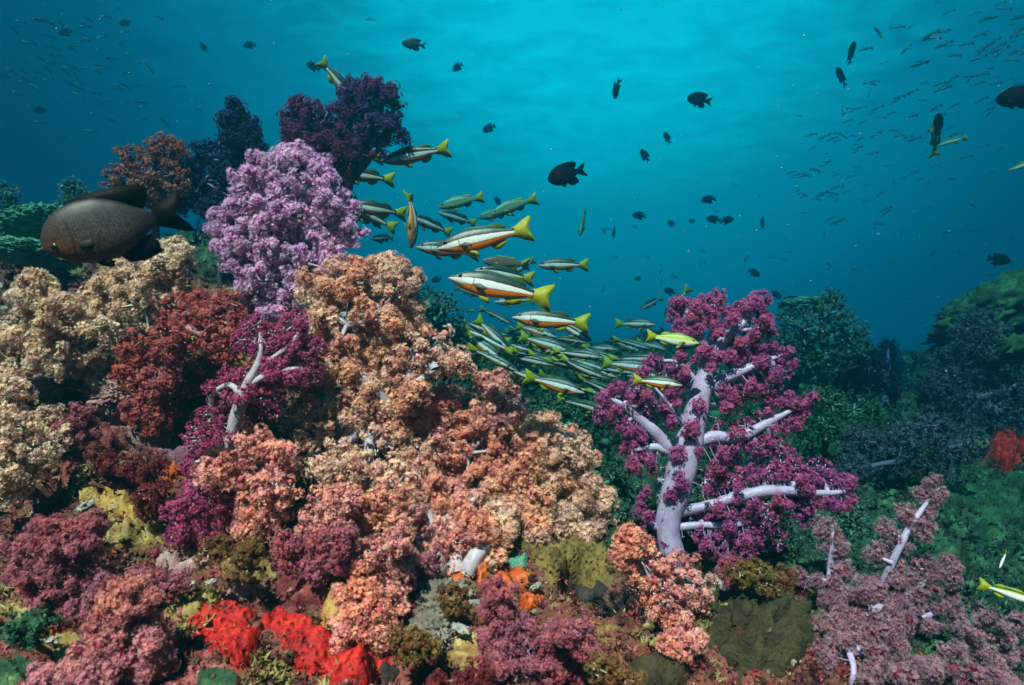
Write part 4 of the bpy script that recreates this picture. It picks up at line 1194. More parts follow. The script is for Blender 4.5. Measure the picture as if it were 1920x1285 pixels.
lumpy('rock', 'pale pink crusted knob on the slope under the cream coral', 'rock', 130, 720, dd(130, 720, 0), (.055, .05, .045), M_PINKCRUST, .45, 3.2, worl=.35)
lumpy('rock', 'pink crusted rubble ledge above the crimson coral foot', 'rock', 220, 740, dd(220, 740, 0), (.05, .04, .035), M_PINKCRUST, .45, 3.2, worl=.35)
lumpy('rock', 'grey pitted stone on the slope under the orange sponge crust', 'rock', 830, 1140, dd(830, 1140, 0), (.045, .035, .038), M_GREYROCK, .4, 2.6, worl=.3)
lumpy('rock', 'smaller grey stone tucked next to the pitted one', 'rock', 815, 1190, dd(815, 1190, 0), (.03, .03, .022), M_GREYROCK, .4, 2.6, tilt=R(35), worl=.3)
lumpy('rock', 'pale lump of dead coral on the shaded flank by the dull red sponge', 'rock', 1825, 832, dd(1825, 832, -.03), (.05, .04, .035), M_GREYROCK, .3, 2.0)
for x, y, s, lab in [(255, 882, .012, 'white shell fragment lying over the mustard yellow sponge'), (475, 1025, .016, 'chipped white shell below the rounded peach pink coral'), (160, 950, .013, 'white shell sliver next to the mustard yellow sponge'),
                     (355, 1097, .009, 'small white shell in the row above the tan sponge pad'), (395, 1092, .008, 'tiny cream shell between the tan pad and the red sponge'), (780, 1180, .013, 'white coral chip beside the grey pitted stone'),
                     (865, 1180, .012, 'off white coral chip under the grey stones'), (1005, 1100, .010, 'white barnacle like shell above the small orange sponge knob'), (95, 1200, .011, 'dull white shell above the olive tan sponge')]:
    lumpy('shell', lab, 'shell', x, y, dd(x, y, -.012), (s * .9, s * .6, s * .45), M_WHITE, .8, 2.6, sub=4, tilt=rng.uniform(-.6, .6))


def feather_star(px, py, d, r_px):
    m, n, out = new_mat('black_arms')
    p = nd(n, 'ShaderNodeBsdfPrincipled', i_Roughness=.8)
    n.links.new(ramp(n, noise(n, 40, 3), [(.4, (.003, .003, .004)), (.7, (.012, .010, .012))]), p.inputs['Base Color'])
    n.links.new(p.outputs[0], out.inputs[0])
    c = P(px, py, d)
    root = empty('feather_star', c, 'black feather star clinging beneath the olive encrusting coral', 'feather star')
    r = r_px * d / F
    core = MB()
    add_balls(core, c[None], np.array([r * .35]), 2, .1)
    core.obj('body', m, root)
    for k in range(22):
        mb = MB()
        dr = unit(rng.normal(size=3) * (1, .6, 1) + np.array([0, -.55, .05]))
        e = c + dr * r * rng.uniform(.75, 1.15)
        mid_ = (c + e) / 2 + rng.normal(0, .12, 3) * r
        end = e + np.array([0, 0, -.18 * r]) * rng.uniform(-1, 1)
        pts = np.array([c, mid_, e, end])
        add_tube(mb, pts, np.array([.05, .045, .03, .012]) * r, k=5, sub=5)
        s = np.linspace(.15, 1, 34)
        q = np.stack([np.interp(s, [0, .4, .85, 1], pts[:, a]) for a in range(3)], 1)
        side = rng.normal(size=(34, 3))
        side = unit(side - dr * (side @ dr)[:, None])
        for sg in (-1, 1):
            add_twigs(mb, q, q + sg * side * r * .17 + dr * r * .08, r * .018, r * .006)
        mb.obj('arm', m, root)


feather_star(1150, 1165, 1.0, 62)


# ------------------------------------------------------------------ fish
def loft(xs, top, bot, wid, ns=34, nr=22, bend=0.0):
    """body of total length 1, nose at x=-.5; returns vertices, faces, relative height, relative length"""
    u = np.linspace(0, 1, ns) ** 1.15
    x = u * xs[-1]
    from_ = lambda a: np.interp(x, xs, a)
    def sm(a):
        y = from_(a)
        y2 = y.copy()
        y2[1:-1] = (y[:-2] + 2 * y[1:-1] + y[2:]) / 4
        return y2
    t, b, w = sm(top), sm(bot), sm(wid)
    an = np.arange(nr) * 2 * math.pi / nr
    V = np.zeros((ns, nr, 3))
    cz, hh = (t + b) / 2, (t - b) / 2
    sa, ca = np.sin(an), np.cos(an)
    V[..., 0] = x[:, None]
    V[..., 1] = w[:, None] * np.sign(ca) * np.abs(ca) ** .9
    V[..., 2] = cz[:, None] + hh[:, None] * sa
    hv = np.broadcast_to(sa, (ns, nr)).copy()
    lv = np.broadcast_to((x / xs[-1])[:, None], (ns, nr)).copy()
    v = V.reshape(-1, 3)
    i, j = np.meshgrid(np.arange(ns - 1), np.arange(nr), indexing='ij')
    f = np.stack([i * nr + j, (i + 1) * nr + j, (i + 1) * nr + (j + 1) % nr, i * nr + (j + 1) % nr], -1).reshape(-1, 4)
    v = np.vstack([v, [[-.004, 0, cz[0]], [xs[-1] + .004, 0, cz[-1]]]])
    a, bb = ns * nr, ns * nr + 1
    c1 = np.array([[a, j, (j + 1) % nr] for j in range(nr)])
    c2 = np.array([[bb, (ns - 1) * nr + (j + 1) % nr, (ns - 1) * nr + j] for j in range(nr)])
    tri = np.vstack([f[:, [0, 1, 2]], f[:, [0, 2, 3]], c1, c2])
    hv = np.concatenate([hv.ravel(), [0, 0]])
    lv = np.concatenate([lv.ravel(), [0, 1]])
    return v, tri, hv, lv


def bendx(v, b):
    v = v.copy()
    x = v[:, 0] - .35
    v[:, 1] += b * np.where(x > 0, x * x, x * x * .25) * 1.0
    v[:, 0] -= .5
    return v


def fin(outline, th=.0035, y0=0.0, lean=0.0, rows=1):
    """thin solid fin from an outline in the x-z plane (fan from its centroid)"""
    o = np.array(outline, float)
    c = o.mean(0)
    k = len(o)
    vs = []
    for s in (-1, 1):
        vs.append(np.column_stack([o[:, 0], np.full(k, y0 + s * th * .18), o[:, 1]]))
        vs.append(np.array([[c[0], y0 + s * th * .5, c[1]]]))
    v = np.concatenate(vs)
    f = []
    for j in range(k):
        f.append((j, (j + 1) % k, k))
        f.append((k + 1 + (j + 1) % k, k + 1 + j, 2 * k + 1))
        f.append((j, k + 1 + j, (j + 1) % k))
        f.append(((j + 1) % k, k + 1 + j, k + 1 + (j + 1) % k))
    return v, np.array(f)


def fish_mat(name, bands, rows=0, spots=False, rough=.38, lv=None, metallic=0.0, face=None, scale_amt=.30, spec=.5):
    """bands over relative height (-1 belly .. 1 back); optional tone along the body"""
    m, n, out = new_mat(name)
    h = attr(n, 'hv')
    wob = math_n(n, 'MULTIPLY', math_n(n, 'SUBTRACT', noise(n, 30, 3), .5), .10)
    f = math_n(n, 'ADD', math_n(n, 'MULTIPLY', math_n(n, 'ADD', h, wob), .5), .5)
    c = ramp(n, f, bands)
    if face:
        fm = ramp(n, attr(n, 'lv'), face[0])
        c = mix(n, fm, c, ramp(n, f, face[1]))
    if lv:
        lq = math_n(n, 'ADD', attr(n, 'lv'), math_n(n, 'MULTIPLY', math_n(n, 'MULTIPLY', h, h), .055))
        c = mix(n, 1.0, c, ramp(n, lq, lv), 'MULTIPLY')
    t = nd(n, 'ShaderNodeTexCoord')
    vo = nd(n, 'ShaderNodeTexVoronoi', i_Scale=120.0)
    mpn = nd(n, 'ShaderNodeMapping')
    mpn.inputs['Scale'].default_value = (1.2, .5, 1.5)
    n.links.new(t.outputs['Object'], mpn.inputs[0])
    n.links.new(mpn.outputs[0], vo.inputs['Vector'])
    sc_ = ramp(n, vo.outputs['Distance'], [(.1, (1, 1, 1)), (.6, (1 - scale_amt,) * 3)])
    c = mix(n, 1.0, c, sc_, 'MULTIPLY')
    if rows:
        cx_ = nd(n, 'ShaderNodeCombineXYZ')
        n.links.new(math_n(n, 'MULTIPLY', attr(n, 'lv'), rows), cx_.inputs[0])
        n.links.new(math_n(n, 'MULTIPLY', math_n(n, 'ARCSINE', h), rows * .33), cx_.inputs[1])
        v2 = nd(n, 'ShaderNodeTexVoronoi', i_Scale=1.0, i_Randomness=.45)
        n.links.new(cx_.outputs[0], v2.inputs['Vector'])
        rw = math_n(n, 'SUBTRACT', 1.0, v2.outputs['Distance'])
        c = mix(n, 1.0, c, ramp(n, rw, [(.30, (.30, .30, .30)), (.72, (1.0, 1.0, 1.0))]), 'MULTIPLY')
    p = nd(n, 'ShaderNodeBsdfPrincipled', i_Roughness=rough, i_Metallic=metallic)
    p.inputs['Specular IOR Level'].default_value = spec
    n.links.new(c, p.inputs['Base Color'])
    bp = nd(n, 'ShaderNodeBump', i_Strength=.12, i_Distance=.004)
    n.links.new(vo.outputs['Distance'], bp.inputs['Height'])
    n.links.new(bp.outputs[0], p.inputs['Normal'])
    n.links.new(p.outputs[0], out.inputs[0])
    return m


def fin_mat(name, a, b, trans=.35, spec=.4):
    m, n, out = new_mat(name)
    t = nd(n, 'ShaderNodeTexCoord')
    wv = nd(n, 'ShaderNodeTexWave', i_Scale=26.0, i_Distortion=1.2)
    wv.bands_direction = 'Z'
    n.links.new(t.outputs['Object'], wv.inputs['Vector'])
    c = mix(n, wv.outputs['Fac'], a, b)
    df = nd(n, 'ShaderNodeBsdfPrincipled', i_Roughness=.5)
    df.inputs['Specular IOR Level'].default_value = spec
    tr = nd(n, 'ShaderNodeBsdfTranslucent')
    mx = nd(n, 'ShaderNodeMixShader', i_0=trans)
    n.links.new(c, df.inputs['Base Color'])
    n.links.new(c, tr.inputs[0])
    n.links.new(df.outputs[0], mx.inputs[1])
    n.links.new(tr.outputs[0], mx.inputs[2])
    n.links.new(mx.outputs[0], out.inputs[0])
    return m


def plain_mat(name, c, rough=.3):
    m, n, out = new_mat(name)
    p = nd(n, 'ShaderNodeBsdfPrincipled', i_Roughness=rough)
    n.links.new(mix(n, noise(n, 60, 2), tuple(x * .8 for x in c), c), p.inputs['Base Color'])
    n.links.new(p.outputs[0], out.inputs[0])
    return m


WHT, BRN, ORG, BCK, DRK = (.86, .84, .80), (.075, .022, .015), (.80, .20, .012), (.008, .038, .032), (.008, .010, .012)
FM_SNAP = fish_mat('snapper_skin', [(0, (.70, .26, .05)), (.12, ORG), (.33, (.74, .17, .012)), (.35, (.10, .03, .02)), (.37, WHT), (.63, WHT), (.655, BRN), (.75, DRK), (.79, BCK), (1, (.012, .05, .04))],
                   lv=[(0, (1, 1, 1)), (.285, (1, 1, 1)), (.297, (.25, .2, .18)), (.31, (1, 1, 1))],
                   face=([(.0, (1, 1, 1)), (.16, (1, 1, 1)), (.24, (0, 0, 0))], [(0, (.30, .14, .08)), (.22, (.22, .08, .05)), (.36, (.66, .62, .58)), (.58, (.72, .70, .66)), (.64, (.06, .03, .025)), (1, (.05, .07, .06))]))
FM_GREENISH = fish_mat('green_snapper_skin', [(0, (.50, .42, .20)), (.3, (.32, .40, .20)), (.55, (.26, .42, .26)), (.62, (.14, .30, .20)), (1, (.07, .22, .12))])
FM_YELLOW = fish_mat('yellow_snapper_skin', [(0, (.88, .86, .72)), (.42, (.90, .88, .66)), (.58, (.72, .66, .08)), (.75, (.40, .44, .05)), (1, (.12, .22, .06))])
FM_BROWN = fish_mat('brown_fish_skin', [(0, (.50, .30, .22)), (.4, (.34, .17, .13)), (.7, (.22, .11, .09)), (1, (.12, .08, .07))])
FM_BLACK = fish_mat('black_damsel_skin', [(0, (.004, .004, .006)), (.5, (.007, .007, .010)), (1, (.003, .003, .005))], rough=.7, spec=.04)
FM_CHROMIS = fish_mat('grey_green_skin', [(0, (.18, .22, .18)), (.5, (.10, .14, .12)), (1, (.03, .05, .05))], rough=.5)
FM_SMALL = fish_mat('shoal_fish_skin', [(0, (.14, .26, .28)), (.5, (.08, .24, .28)), (1, (.05, .17, .20))], rough=.35, metallic=.3)  # water haze and mirrored blue painted into the skin colour
FM_SILVER = fish_mat('silver_fish_skin', [(0, (.9, .88, .8)), (.55, (.9, .88, .75)), (.7, (.5, .5, .1)), (1, (.2, .25, .08))], rough=.3)
FM_BIG = fish_mat('dusky_damsel_skin', [(0, (.12, .065, .035)), (.22, (.112, .072, .056)), (.5, (.098, .078, .078)), (.78, (.052, .048, .052)), (1, (.010, .010, .012))],
                  lv=[(0, (1, 1, 1)), (.262, (1, 1, 1)), (.275, (.35, .33, .33)), (.30, (1, 1, 1)), (.70, (1, 1, 1)), (.92, (.25, .24, .24)), (1, (.08, .08, .08))],
                  face=([(.0, (1, 1, 1)), (.15, (1, 1, 1)), (.36, (0, 0, 0))], [(0, (.15, .06, .025)), (.3, (.22, .08, .02)), (.55, (.10, .055, .03)), (.8, (.08, .055, .045)), (1, (.03, .028, .03))]), scale_amt=.3, rough=.5, spec=.35, rows=34)
FN_YEL = fin_mat('yellow_fin', (.52, .46, .008), (.30, .38, .010), .45)
FN_BLK = fin_mat('black_fin', (.002, .002, .003), (.005, .005, .007), .1, .03)
FN_GRN = fin_mat('green_fin', (.05, .10, .03), (.09, .14, .03), .5)
FN_DUSK = fin_mat('dusky_fin', (.035, .028, .026), (.06, .048, .042), .4, .1)
FN_PALE = fin_mat('pale_fin', (.30, .30, .24), (.18, .18, .14), .6)
FN_GRY = fin_mat('grey_fin', (.06, .09, .08), (.09, .12, .10))
EYE = plain_mat('eye_dark', (.008, .008, .010), .15)
IRIS = plain_mat('eye_ring', (.35, .20, .10), .3)

SNX = [0, .03, .09, .18, .30, .44, .58, .70, .77, .81]
SN_TOP = [.004, .026, .062, .098, .122, .120, .098, .064, .044, .042]
SN_BOT = [-.012, -.032, -.062, -.092, -.112, -.110, -.086, -.052, -.038, -.038]
SN_W = [.004, .020, .040, .056, .062, .058, .046, .028, .016, .010]
DMX = [0, .03, .08, .16, .28, .42, .55, .66, .73, .77]
DM_TOP = [.02, .095, .165, .225, .262, .258, .200, .118, .072, .066]
DM_BOT = [-.04, -.085, -.135, -.190, -.235, -.238, -.185, -.108, -.066, -.060]
DM_W = [.006, .035, .062, .086, .098, .088, .066, .038, .020, .012]
SL_TOP = [.004, .022, .045, .070, .082, .078, .062, .042, .030, .028]
SL_BOT = [-.01, -.026, -.048, -.070, -.080, -.074, -.056, -.036, -.026, -.026]

TAIL_SN = [(.775, .044), (.83, .060), (.90, .100), (.985, .135), (1.0, .118), (.972, .05), (.958, 0), (.972, -.05), (1.0, -.118), (.985, -.135), (.90, -.100), (.83, -.060), (.775, -.044)]
DORS_SN = [(.24, .095), (.28, .120), (.34, .137), (.42, .137), (.50, .126), (.57, .116), (.62, .130), (.68, .120), (.725, .082), (.735, .045), (.68, .055), (.58, .080), (.44, .100), (.32, .100)]
ANAL_SN = [(.54, -.085), (.58, -.128), (.63, -.138), (.70, -.100), (.725, -.052), (.66, -.060)]
PELV_SN = [(.29, -.100), (.34, -.150), (.42, -.168), (.40, -.115), (.36, -.100)]
PECT_SN = [(.235, -.02), (.30, -.005), (.38, -.040), (.36, -.060), (.28, -.050)]
TAIL_DM = [(.735, .066), (.82, .105), (.93, .165), (.995, .180), (.955, .09), (.90, 0), (.955, -.09), (.995, -.175), (.93, -.160), (.82, -.100), (.735, -.060)]
DORS_DM = [(.17, .205), (.24, .262), (.34, .298), (.46, .300), (.58, .300), (.70, .285), (.775, .235), (.755, .165), (.70, .090), (.62, .110), (.50, .190), (.36, .235), (.25, .210)]
ANAL_DM = [(.44, -.215), (.50, -.290), (.60, -.305), (.72, -.270), (.725, -.190), (.69, -.110), (.60, -.125), (.52, -.185)]
PELV_DM = [(.28, -.215), (.32, -.265), (.38, -.295), (.39, -.245), (.36, -.222)]
PECT_DM = [(.23, -.07), (.27, -.045), (.325, -.05), (.345, -.085), (.32, -.125), (.27, -.115)]


def fish_meshes(key, prof, fins, skin, finm, bend, eye_at, eye_r, finmats=None):
    xs, top, bot, wid = prof
    v, f, hv, lv = loft(xs, top, bot, wid)
    out = []
    mb = MB()
    mb.add(bendx(v, bend), f, hv=hv, lv=lv)
    out.append(('body', mb.mesh(key + '_body', skin)))
    for nm, ol, y0 in fins:
        for sgn in ((1, -1) if y0 else (1,)):
            fv, ff = fin(ol, y0=0)
            if y0:
                x0 = ol[0][0]
                fv[:, 1] = fv[:, 1] + y0 + np.maximum(fv[:, 0] - x0, 0) * .35
                fv[:, 1] *= sgn
            mb = MB()
            mb.add(bendx(fv, bend), ff, hv=np.zeros(len(fv)), lv=np.zeros(len(fv)))
            out.append((nm, mb.mesh(key + '_' + nm, (finmats or {}).get(nm, finm), flat=True)))
    for sgn in (1, -1):
        mb = MB()
        ex, ez, ey = eye_at
        vv, ff = ICO[2]
        e = vv * (eye_r, eye_r * .45, eye_r) + (ex, sgn * ey, ez)
        mb.add(bendx(e, bend), ff)
        out.append(('eye', mb.mesh(key + '_eye', EYE)))
    return out


def joined_fish(key, prof, fins, skin, finm, bend, ns=14, nr=8):
    xs, top, bot, wid = prof
    v, f, hv, lv = loft(xs, top, bot, wid, ns, nr)
    mb = MB()
    mb.add(bendx(v, bend), f, hv=hv, lv=lv)
    nb = len(f)
    for nm, ol, y0 in fins:
        fv, ff = fin(ol, th=.014)
        mb.add(bendx(fv, bend), ff, hv=np.zeros(len(fv)), lv=np.zeros(len(fv)))
    me = mb.mesh(key, skin)
    me.materials.append(finm)
    mi = np.zeros(len(me.polygons), np.int32)
    mi[nb:] = 1
    me.polygons.foreach_set('material_index', mi)
    return me


FSN = [('tail_fin', TAIL_SN, 0), ('dorsal_fin', DORS_SN, 0), ('anal_fin', ANAL_SN, 0), ('pelvic_fin', PELV_SN, .012), ('pectoral_fin', PECT_SN, .056)]
FDM = [('tail_fin', TAIL_DM, 0), ('dorsal_fin', DORS_DM, 0), ('anal_fin', ANAL_DM, 0), ('pelvic_fin', PELV_DM, .015), ('pectoral_fin', PECT_DM, .088)]
SNP, DMP, SLP = (SNX, SN_TOP, SN_BOT, SN_W), (DMX, DM_TOP, DM_BOT, DM_W), (SNX, SL_TOP, SL_BOT, SN_W)
BENDS = (-.35, .0, .35)
SNAP = [fish_meshes('snapper', SNP, FSN, FM_SNAP, FN_YEL, b, (.105, .030, .036), .021, {'dorsal_fin': FN_GRN, 'pectoral_fin': FN_PALE}) for b in BENDS]
GREENISH = [fish_meshes('green_snapper', SNP, FSN, FM_GREENISH, FN_YEL, b, (.105, .030, .036), .021) for b in BENDS]
YELLOW = [fish_meshes('yellow_snapper', SNP, FSN, FM_YELLOW, FN_YEL, b, (.105, .030, .036), .021) for b in BENDS]
BROWNF = [fish_meshes('brown_fish', SNP, FSN, FM_BROWN, FN_YEL, b, (.105, .030, .036), .018) for b in BENDS]
DAMS = [fish_meshes('damselfish', DMP, FDM, FM_BLACK, FN_BLK, b, (.085, .045, .055), .022) for b in BENDS]
CHRO = [fish_meshes('chromis', DMP, FDM, FM_CHROMIS, FN_GRY, b, (.085, .045, .055), .026) for b in BENDS]
BIGD = [fish_meshes('dusky_damsel', DMP, FDM, FM_BIG, FN_BLK, 0.12, (.088, -.045, .056), .030, {'pectoral_fin': FN_DUSK})]
SMALLD = joined_fish('small_damselfish', DMP, FDM[:3], FM_BLACK, FN_BLK, 0)
SHOAL = [joined_fish('shoal_fish', SLP, FSN[:2], FM_SMALL, FN_GRY, b) for b in (-.5, 0, .5)]
SHOALY = joined_fish('shoal_fish_yellow', SLP, FSN[:3], FM_SMALL, FN_YEL, .2)
SILV = joined_fish('silver_fish', SLP, FSN[:3], FM_SILVER, FN_YEL, 0, 24, 14)


def fish_matrix(nose, tail, length, yaw=0.0, roll=0.0, height_sq=1.0, d=None):
    """pose from the photo: nose and tail pixels, real length; yaw turns the body out of the picture plane"""
    nx, ny = nose
    tx, ty = tail
    pl = math.hypot(tx - nx, ty - ny)
    yw = R(yaw)
    if d is None:
        d = length * math.cos(yw) * F / pl
    ix, iy = (tx - nx) / pl, -(ty - ny) / pl
    img = CR * ix + CU * iy
    # towards / away from the viewer for the tail
    ray = unit(P((nx + tx) / 2, (ny + ty) / 2, 1.0))
    img = unit(img - ray * np.dot(img, ray))
    tdir = math.cos(yw) * img + math.sin(yw) * ray
    up = unit(CU - ray * np.dot(CU, ray))
    if abs(np.dot(unit(tdir), up)) > .85:
        up = ray * 1.1 + CR * .8
    side = unit(np.cross(up, tdir))
    up = np.cross(tdir, side)
    c, s = math.cos(R(roll)), math.sin(R(roll))
    side, up = side * c + up * s, up * c - side * s
    if d > 6.0:
        length *= 6.0 / d
        d = 6.0
    pos = P((nx + tx) / 2, (ny + ty) / 2, d)
    M = np.eye(4)
    M[:3, 0] = tdir * length
    M[:3, 1] = side * length
    M[:3, 2] = up * length * height_sq
    M[:3, 3] = pos
    return Matrix(M.tolist())


def put_fish(name, meshes, mtx, label, cat, group):
    root = bpy.data.objects.new(name, None)
    COL.objects.link(root)
    root.matrix_world = mtx
    root.empty_display_size = .05
    tag(root, label, cat, group)
    for nm, me in meshes:
        o = bpy.data.objects.new(nm, me)
        COL.objects.link(o)
        o.parent = root
    return root


def put_single(name, me, mtx, label, cat, group):
    o = bpy.data.objects.new(name, me)
    COL.objects.link(o)
    o.matrix_world = mtx
    return tag(o, label, cat, group)


put_fish('damselfish', BIGD[0], fish_matrix((97, 455), (344, 396), .160, yaw=-8, height_sq=.92), 'big dusky damselfish with an orange brown face beside the cream coral', 'fish', None)

GS = 'banded snappers schooling over the reef'
SN = [  # nose, tail, yaw, roll, kind, bend, label
    ((668, 194), (603, 116), 10, 0, 's', 1, 'banded snapper diving head down behind the topmost deep purple coral'),
    ((717, 303), (844, 278), 0, 0, 's', 0, 'banded snapper swimming clear just under the topmost deep purple coral'),
    ((620, 286), (719, 298), 0, 0, 's', 1, 'banded snapper with only its tail out from the deep purple coral, upper one'),
    ((628, 322), (740, 338), 0, 0, 's', 1, 'banded snapper half hidden by the deep purple coral, orange belly showing'),
    ((650, 384), (763, 402), 0, 0, 's', 2, 'banded snapper entering level with the lilac coral top, upper of three'),
    ((653, 386), (738, 428), 20, 0, 's', 0, 'banded snapper slanting tail down below the upper of three by lilac coral'),
    ((642, 396), (716, 420), 15, 0, 's', 1, 'faint banded snapper lowest of three beside the lilac coral'),
    ((772, 466), (777, 358), 12, 0, 's', 0, 'banded snapper standing upright nose down with orange belly to the camera'),
    ((768, 405), (848, 438), 10, 0, 's', 1, 'banded snapper just behind the upright one'),
    ((821, 389), (908, 369), 0, 0, 'g', 1, 'greenish snapper with yellow tail over the small banded one'),
    ((822, 398), (894, 420), 12, 0, 's', 1, 'small banded snapper beneath the first greenish one'),
    ((894, 408), (966, 396), 10, 0, 'g', 2, 'greenish snapper swimming under the pale tilted one'),
    ((920, 402), (1005, 372), 15, 0, 'g', 0, 'pale green snapper tilted tail up behind its greenish neighbour'),
    ((818, 466), (999, 428), 0, -6, 's', 1, 'large banded snapper with glowing orange belly and yellow tail, upper of the big pair'),
    ((780, 462), (900, 476), 0, 0, 's', 1, 'banded snapper whose face shows behind the upper of the big pair'),
    ((696, 448), (744, 446), 40, 0, 's', 2, 'small dark snapper with broad green tail above the peach coral tip'),
    ((903, 489), (992, 496), 8, 0, 'b', 0, 'brownish pink fish swimming right above the lower big snapper'),
    ((950, 516), (1007, 486), 20, 0, 's', 2, 'thin silvery snapper slanting behind the brownish pink fish'),
    ((842, 520), (1037, 560), 0, -6, 's', 1, 'largest banded snapper with bright white flank, lower of the big pair'),
    ((890, 506), (1003, 524), 10, 0, 's', 1, 'banded snapper with only a yellow tail out from behind the largest one'),
    ((1008, 497), (1104, 497), 0, 0, 's', 1, 'slim banded snapper trailing alone level with the largest one'),
    ((904, 555), (853, 539), 15, 0, 's', 1, 'little snapper facing away under the chin of the largest one'),
    ((926, 566), (1003, 562), 10, -10, 's', 1, 'banded snapper swimming right under the tail of the largest one'),
    ((960, 594), (1106, 607), 0, -5, 's', 1, 'banded snapper with white flank alone above the packed dark school'),
    ((897, 583), (865, 581), 10, 0, 's', 1, 'tiny faint snapper over the far crest'),
    ((962, 666), (1036, 688), 12, -8, 's', 2, 'short bright banded snapper facing against the packed dark school'),
    ((1062, 444 + 0), (1062, 444), 0, 0, None, 1, ''),
    ((958, 660), (891, 596), 10, 0, 's', 1, 'dark snapper diving steeply first in the packed school'),
    ((950, 682), (866, 620), 10, 0, 's', 1, 'dark snapper diving beside the peach ridge in the packed school'),
    ((1066, 657), (972, 630), 10, 0, 's', 1, 'dark snapper mid school just under the white flanked one'),
    ((1046, 632), (966, 610), 10, 0, 's', 1, 'dark snapper touching the belly of the white flanked one'),
    ((993, 650), (944, 620), 20, 0, 's', 1, 'small dark snapper wedged above the short bright one'),
    ((992, 714), (924, 680), 10, 0, 's', 1, 'dark snapper low in the school over the green clumped coral'),
    ((1096, 736), (984, 706), 8, 0, 's', 2, 'long pale flanked snapper under the packed school'),
    ((1104, 755), (1046, 738), 10, 0, 's', 1, 'lowest snapper of the school with glinting head'),
    ((1167, 678), (1106, 660), 15, 0, 's', 1, 'dark snapper before the gap above the silver headed one'),
    ((1227, 692), (1129, 680), 0, 0, 's', 1, 'silver headed snapper pointing at the purple tree coral'),
    ((1158, 655), (1094, 650), 12, 0, 's', 1, 'dark snapper along the top rim of the packed school'),
    ((1158, 707), (1084, 684), 10, 0, 's', 1, 'dark snapper sloping down beneath the silver headed one'),
    ((1168, 726), (1118, 708), 15, 0, 's', 1, 'dark snapper last before the purple branches'),
    ((1230, 608), (1153, 607), 5, 0, 's', 1, 'banded snapper with yellow tail heading for the tree coral crown'),
    ((1199, 580), (1242, 558), 25, 0, 's', 1, 'dark snapper tilted tail up beside the tree coral crown'),
    ((1246, 594), (1293, 538), 15, 0, 's', 1, 'snapper with orange underside slanting upward touching the tree coral crown'),
    ((1309, 643), (1212, 630), 0, 0, 'y', 1, 'yellow backed snapper with shining pale belly in front of the tree coral'),
    ((1278, 722), (1186, 712), 5, 0, 's', 1, 'white and orange snapper tucked behind the tree coral trunk'),
    ((1064, 700), (1016, 686), 15, 0, 's', 1, 'small snapper just behind the tail of the short bright one'),
    ((1112, 705), (1050, 690), 10, 0, 's', 0, 'dark snapper in the heart of the packed school'),
    ((1075, 727), (1010, 700), 10, 0, 's', 2, 'dark snapper sloping under the heart of the school'),
    ((1010, 745), (950, 712), 10, 0, 's', 1, 'shadowy snapper along the green slope under the school'),
    ((1060, 680), (1004, 655), 12, 0, 's', 0, 'dark snapper over the heart of the packed school'),
    ((1140, 745), (1078, 722), 10, 0, 's', 1, 'shadowy snapper near the bottom rim of the school'),
    ((1205, 660), (1150, 640), 15, 0, 's', 1, 'shadowy snapper under the one heading for the crown'),
    ((1030, 668), (960, 640), 10, 0, 's', 2, 'dark snapper crossing behind the short bright one'),
    ((1210, 712), (1150, 696), 10, 0, 's', 0, 'shadowy snapper directly below the silver headed one'),
    ((960, 700), (900, 655), 10, 0, 's', 0, 'dark snapper diving between the ridge and the short bright one'),
    ((1250, 655), (1190, 640), 12, 0, 's', 0, 'shadowy snapper behind the yellow backed one'),
    ((1087, 442), (1098, 392), 45, 0, 'g', 1, 'yellow green snapper seen nearly head on alone in open water'),
    ((1757, 214), (1752, 294), 15, 30, 'g', 1, 'dark upright fish with a forked yellow tail in the upper shoal'),
]
KM = {'s': SNAP, 'g': GREENISH, 'y': YELLOW, 'b': BROWNF}
KN = {'s': 'snapper', 'g': 'snapper', 'y': 'snapper', 'b': 'brown_fish'}
for nose, tail, yaw, roll, kind, bi, lab in SN:
    if kind is None:
        continue
    put_fish(KN[kind], KM[kind][bi], fish_matrix(nose, tail, (.094 if 'tree coral trunk' in lab or 'pale belly' in lab else .17) * rng.uniform(.95, 1.05), yaw, roll), lab, 'fish', GS if kind == 's' else None)

GPK = 'thin dark snappers packed deep inside the school'
pk_rng = np.random.default_rng(5)
for kk in range(44):
    t_ = pk_rng.uniform(0, 1)
    x, y = 915 + 290 * t_ + pk_rng.normal(0, 18), 640 + 75 * t_ + pk_rng.normal(0, 26)
    a_ = R(-26 + 18 * t_ + pk_rng.normal(0, 5))
    L_ = pk_rng.uniform(70, 105)
    sg = 1 if pk_rng.uniform() < .85 else -1
    nose = (x + sg * L_ / 2 * math.cos(a_), y - sg * L_ / 2 * math.sin(a_))
    tail = (x - sg * L_ / 2 * math.cos(a_), y + sg * L_ / 2 * math.sin(a_))
    put_fish('snapper', SNAP[pk_rng.integers(0, 3)], fish_matrix(nose, tail, .165 * pk_rng.uniform(.95, 1.15), pk_rng.uniform(0, 25), pk_rng.uniform(-25, -5), .74), 'thin dark snapper packed deep inside the school under the white flanked ones', 'fish', GPK)

